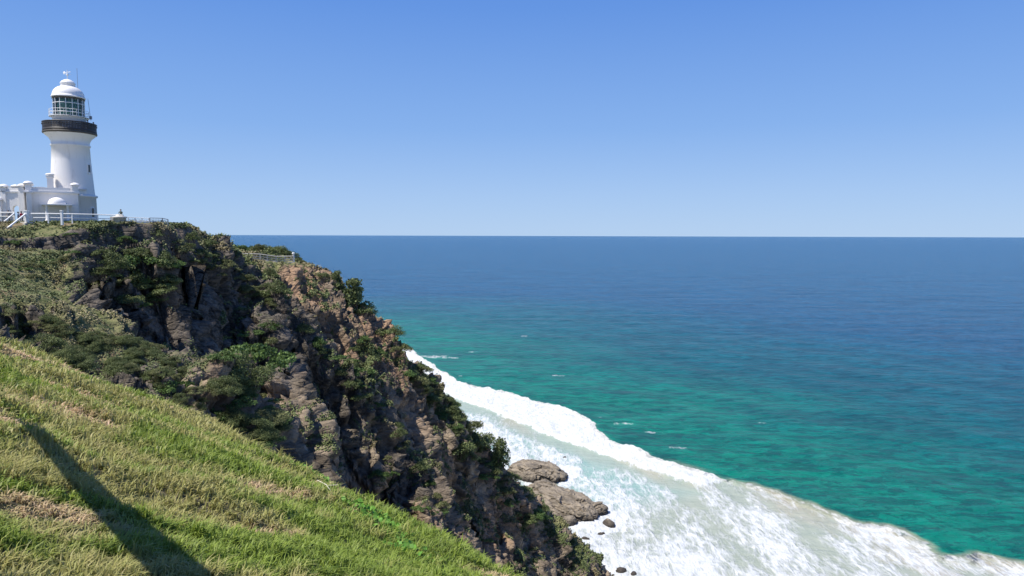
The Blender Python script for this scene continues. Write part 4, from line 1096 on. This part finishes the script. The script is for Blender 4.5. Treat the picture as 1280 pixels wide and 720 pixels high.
# ------------------------------------------------------------------ rocks in the surf
def sea_rock(px, py, length, width, height, rz, seed, label, mat, name='sea_rock', group=None):
    c = sea_at(px, py)
    bm = bmesh.new(); bmesh.ops.create_icosphere(bm, subdivisions=6 if length > 6 else 4, radius=1)
    co = np.array([v.co[:] for v in bm.verts])
    flat_ = co.copy(); flat_[:, 2] = np.where(co[:, 2] > 0, co[:, 2]**.8, co[:, 2])
    P_ = flat_*np.array([length/2, width/2, height])
    k = min(length, 14)/14
    w_ = P_+np.stack([vnoise(P_/5, seed+i) for i in range(3)], 1)*1.2*k
    f1, c1 = facets(w_*np.array([.5, 1.1, 1.4])/(3.6*k+.4)+seed, seed, 1.8); f2, c2 = facets(w_*np.array([.5, 1.2, 1.4])/(1.5*k+.2)+seed, seed+20, 1.7); f3, _ = facets(w_/(.6*k+.15), seed+30, 1.7)
    d = 1.0*f1-.2*(1-c1)+.5*f2-.15*(1-c2)+.2*f3+1.0*fbm(P_/6, 3, seed)
    P_ = P_+co*(d*k)[:, None]*np.array([1.2, 1.2, .7])
    for v, q in zip(bm.verts, P_): v.co = q
    me = bpy.data.meshes.new(name); bm.to_mesh(me); bm.free(); me.materials.append(mat)
    o = link(name, me); o.location = c; o.rotation_euler.z = rz
    return tag(o, label, 'rock', group)
def rock2():
    m, N, L, B = newmat('wave_worn_rock')
    co = nd(N, 'TexCoord').outputs['Object']
    a = noise(N, L, mapping(N, L, co, rot=(0, .3, .5), sc=(.4, 1, 1.6)), .7, 7, .65, .4)
    c = mixc(N, L, ramp(N, L, a, .35, .65), (.10, .082, .058), (.27, .222, .16))
    pos = nd(N, 'SeparateXYZ'); L.new(nd(N, 'NewGeometry').outputs['Position'], pos.inputs[0])
    c = mixc(N, L, ramp(N, L, pos.outputs[2], 2.2, .6), c, (.05, .04, .03))
    L.new(c, B.inputs['Base Color']); B.inputs['Roughness'].default_value = .8
    L.new(bumpn(N, L, a, .9, .4), B.inputs['Normal'])
    return m
M['rock2'] = rock2()
sea_rock(672, 594, 23, 17, 5.2, -.5, 41, 'large rounded brown rock in the surf, farther of the big two', M['rock2'])
sea_rock(703, 634, 28, 18, 5.0, -.8, 47, 'long ridged brown rock in the surf, nearer of the big two', M['rock2'])
sea_rock(680, 620, 14, 10, 5.0, -.6, 53, 'brown rock shelf joining the big sea rocks to the cliff foot', M['rock2'])
sea_rock(749, 641, 7, 5, 3.4, .3, 59, 'dark jagged rock at the outer tip of the nearer big sea rock', M['rock2'])
sea_rock(761, 656, 4.5, 2.6, 1.8, -.9, 61, 'lowest dark rock tailing off into foam beyond the jagged one', M['rock2'])
sea_rock(712, 654, 5, 4, 2.4, .4, 67, 'small mossy boulder in the foam under the nearer big sea rock', M['rock2'])
sea_rock(752, 668, 2.6, 1.6, .7, .4, 71, 'small dark rock awash below the tail of rocks', M['rock2'])
sea_rock(732, 674, 2.6, 1.5, .7, -.4, 73, 'small dark rock awash near the cliff foot', M['rock2'])
sea_rock(776, 714, 3.0, 2.0, 1.0, .2, 79, 'small dark rock awash at the bottom edge beside the cliff', M['rock2'])
sea_rock(792, 718, 2.0, 1.4, .7, 1.0, 83, 'smallest rock awash at the bottom edge, to the right of its neighbour', M['rock2'])
sea_rock(706, 572, 1.6, 1.0, .6, .2, 89, 'tiny rock awash beyond the large rounded sea rock', M['rock2'])

# ------------------------------------------------------------------ unseen log rail, added to cast the diagonal shadow on the grass
p1 = plane_hit(38, 538); p2 = plane_hit(222, 725)
def nz(p): return float(z_near(np.array([p[0]]), np.array([p[1]]))[0][0])
q1 = Vector((p1[0], p1[1], nz(p1)+.05))+SV*3.2; q2 = Vector((p2[0], p2[1], nz(p2)+.05))+SV*3.2
d = q2-q1
rl = empty('log_fence', q1, 0, label='weathered log rail on posts, unseen at lower left, added to cast the diagonal grass shadow', cat='fence')
f = MB(); f.tube([-d*.04, d*.25, d*.5, d*.75, d*1.0, d*1.25], .1, 10, rr=[.045, .07, .11, .14, .155, .16]); f.build('rail', M['oldwood'], rl)  # log of the added, unseen shadow rail
for t in (-.02, 1.22):
    p = q1+d*t; g = nz((p.x, p.y)); f = MB(); f.tube([(d*t)+Vector((0, 0, .12)), (d*t)+Vector((0, 0, g-p.z-.4))], .07, 8); f.build('post', M['oldwood'], rl)  # posts of the added, unseen shadow rail
# dead stick on the grass
f = MB(); a = plane_hit(397, 612); c = plane_hit(418, 632); a = Vector((*a, nz(a)+.12)); c = Vector((*c, nz(c)+.10)); m_ = (a+c)/2+Vector((.03, .05, .03))
f.tube([(0, 0, 0), (m_-a)*.9, c-a], .008, 6, rr=[.008, .011, .004]); f.tube([m_-a, m_-a+Vector((.22, -.02, .02))], .005, 5)
tag(f.build('dead_branch', simple('bleached_wood', (.62, .56, .47), .8, .1), None, loc=a), 'thin bleached dead branch lying on the grass near the rim', 'branch')
# broad-leaved creeper patches by the rim
def creeper(pxs, n, label, seed):
    rng = np.random.default_rng(seed); P_ = []
    for px, py in pxs:
        q = plane_hit(px, py); P_.append(q)
    P_ = np.array(P_); k = rng.integers(0, len(P_)-1, n); t = rng.uniform(0, 1, n)[:, None]
    q = P_[k]*(1-t)+P_[k+1]*t+rng.normal(0, .16, (n, 2)); z, e = z_near(q[:, 0], q[:, 1])
    Pp = np.stack([q[:, 0], q[:, 1], z+.04+.10*rng.uniform(0, 1, n)], 1)
    V, F = leaf_quads(Pp, np.tile([0, 0, 1.0], (n, 1)), .085, rng, 1.3)
    me = mesh_from('creeper', V, F, M['creeper'], False, {'tint': np.repeat(rng.uniform(0, 1, n), 4)})
    return tag(link('creeping_plant', me), label, 'plant')
M['creeper'] = leaf_mat('creeper_leaves', (.06, .17, .015), (.17, .36, .05))
creeper([(440, 640), (462, 650), (490, 668), (515, 690)], 900, 'bright green broad-leaved creeper streak across the grass at lower centre', 5)
creeper([(360, 578), (385, 590), (405, 603), (420, 612)], 700, 'bright green leafy creeper along the grass rim at its middle', 6)
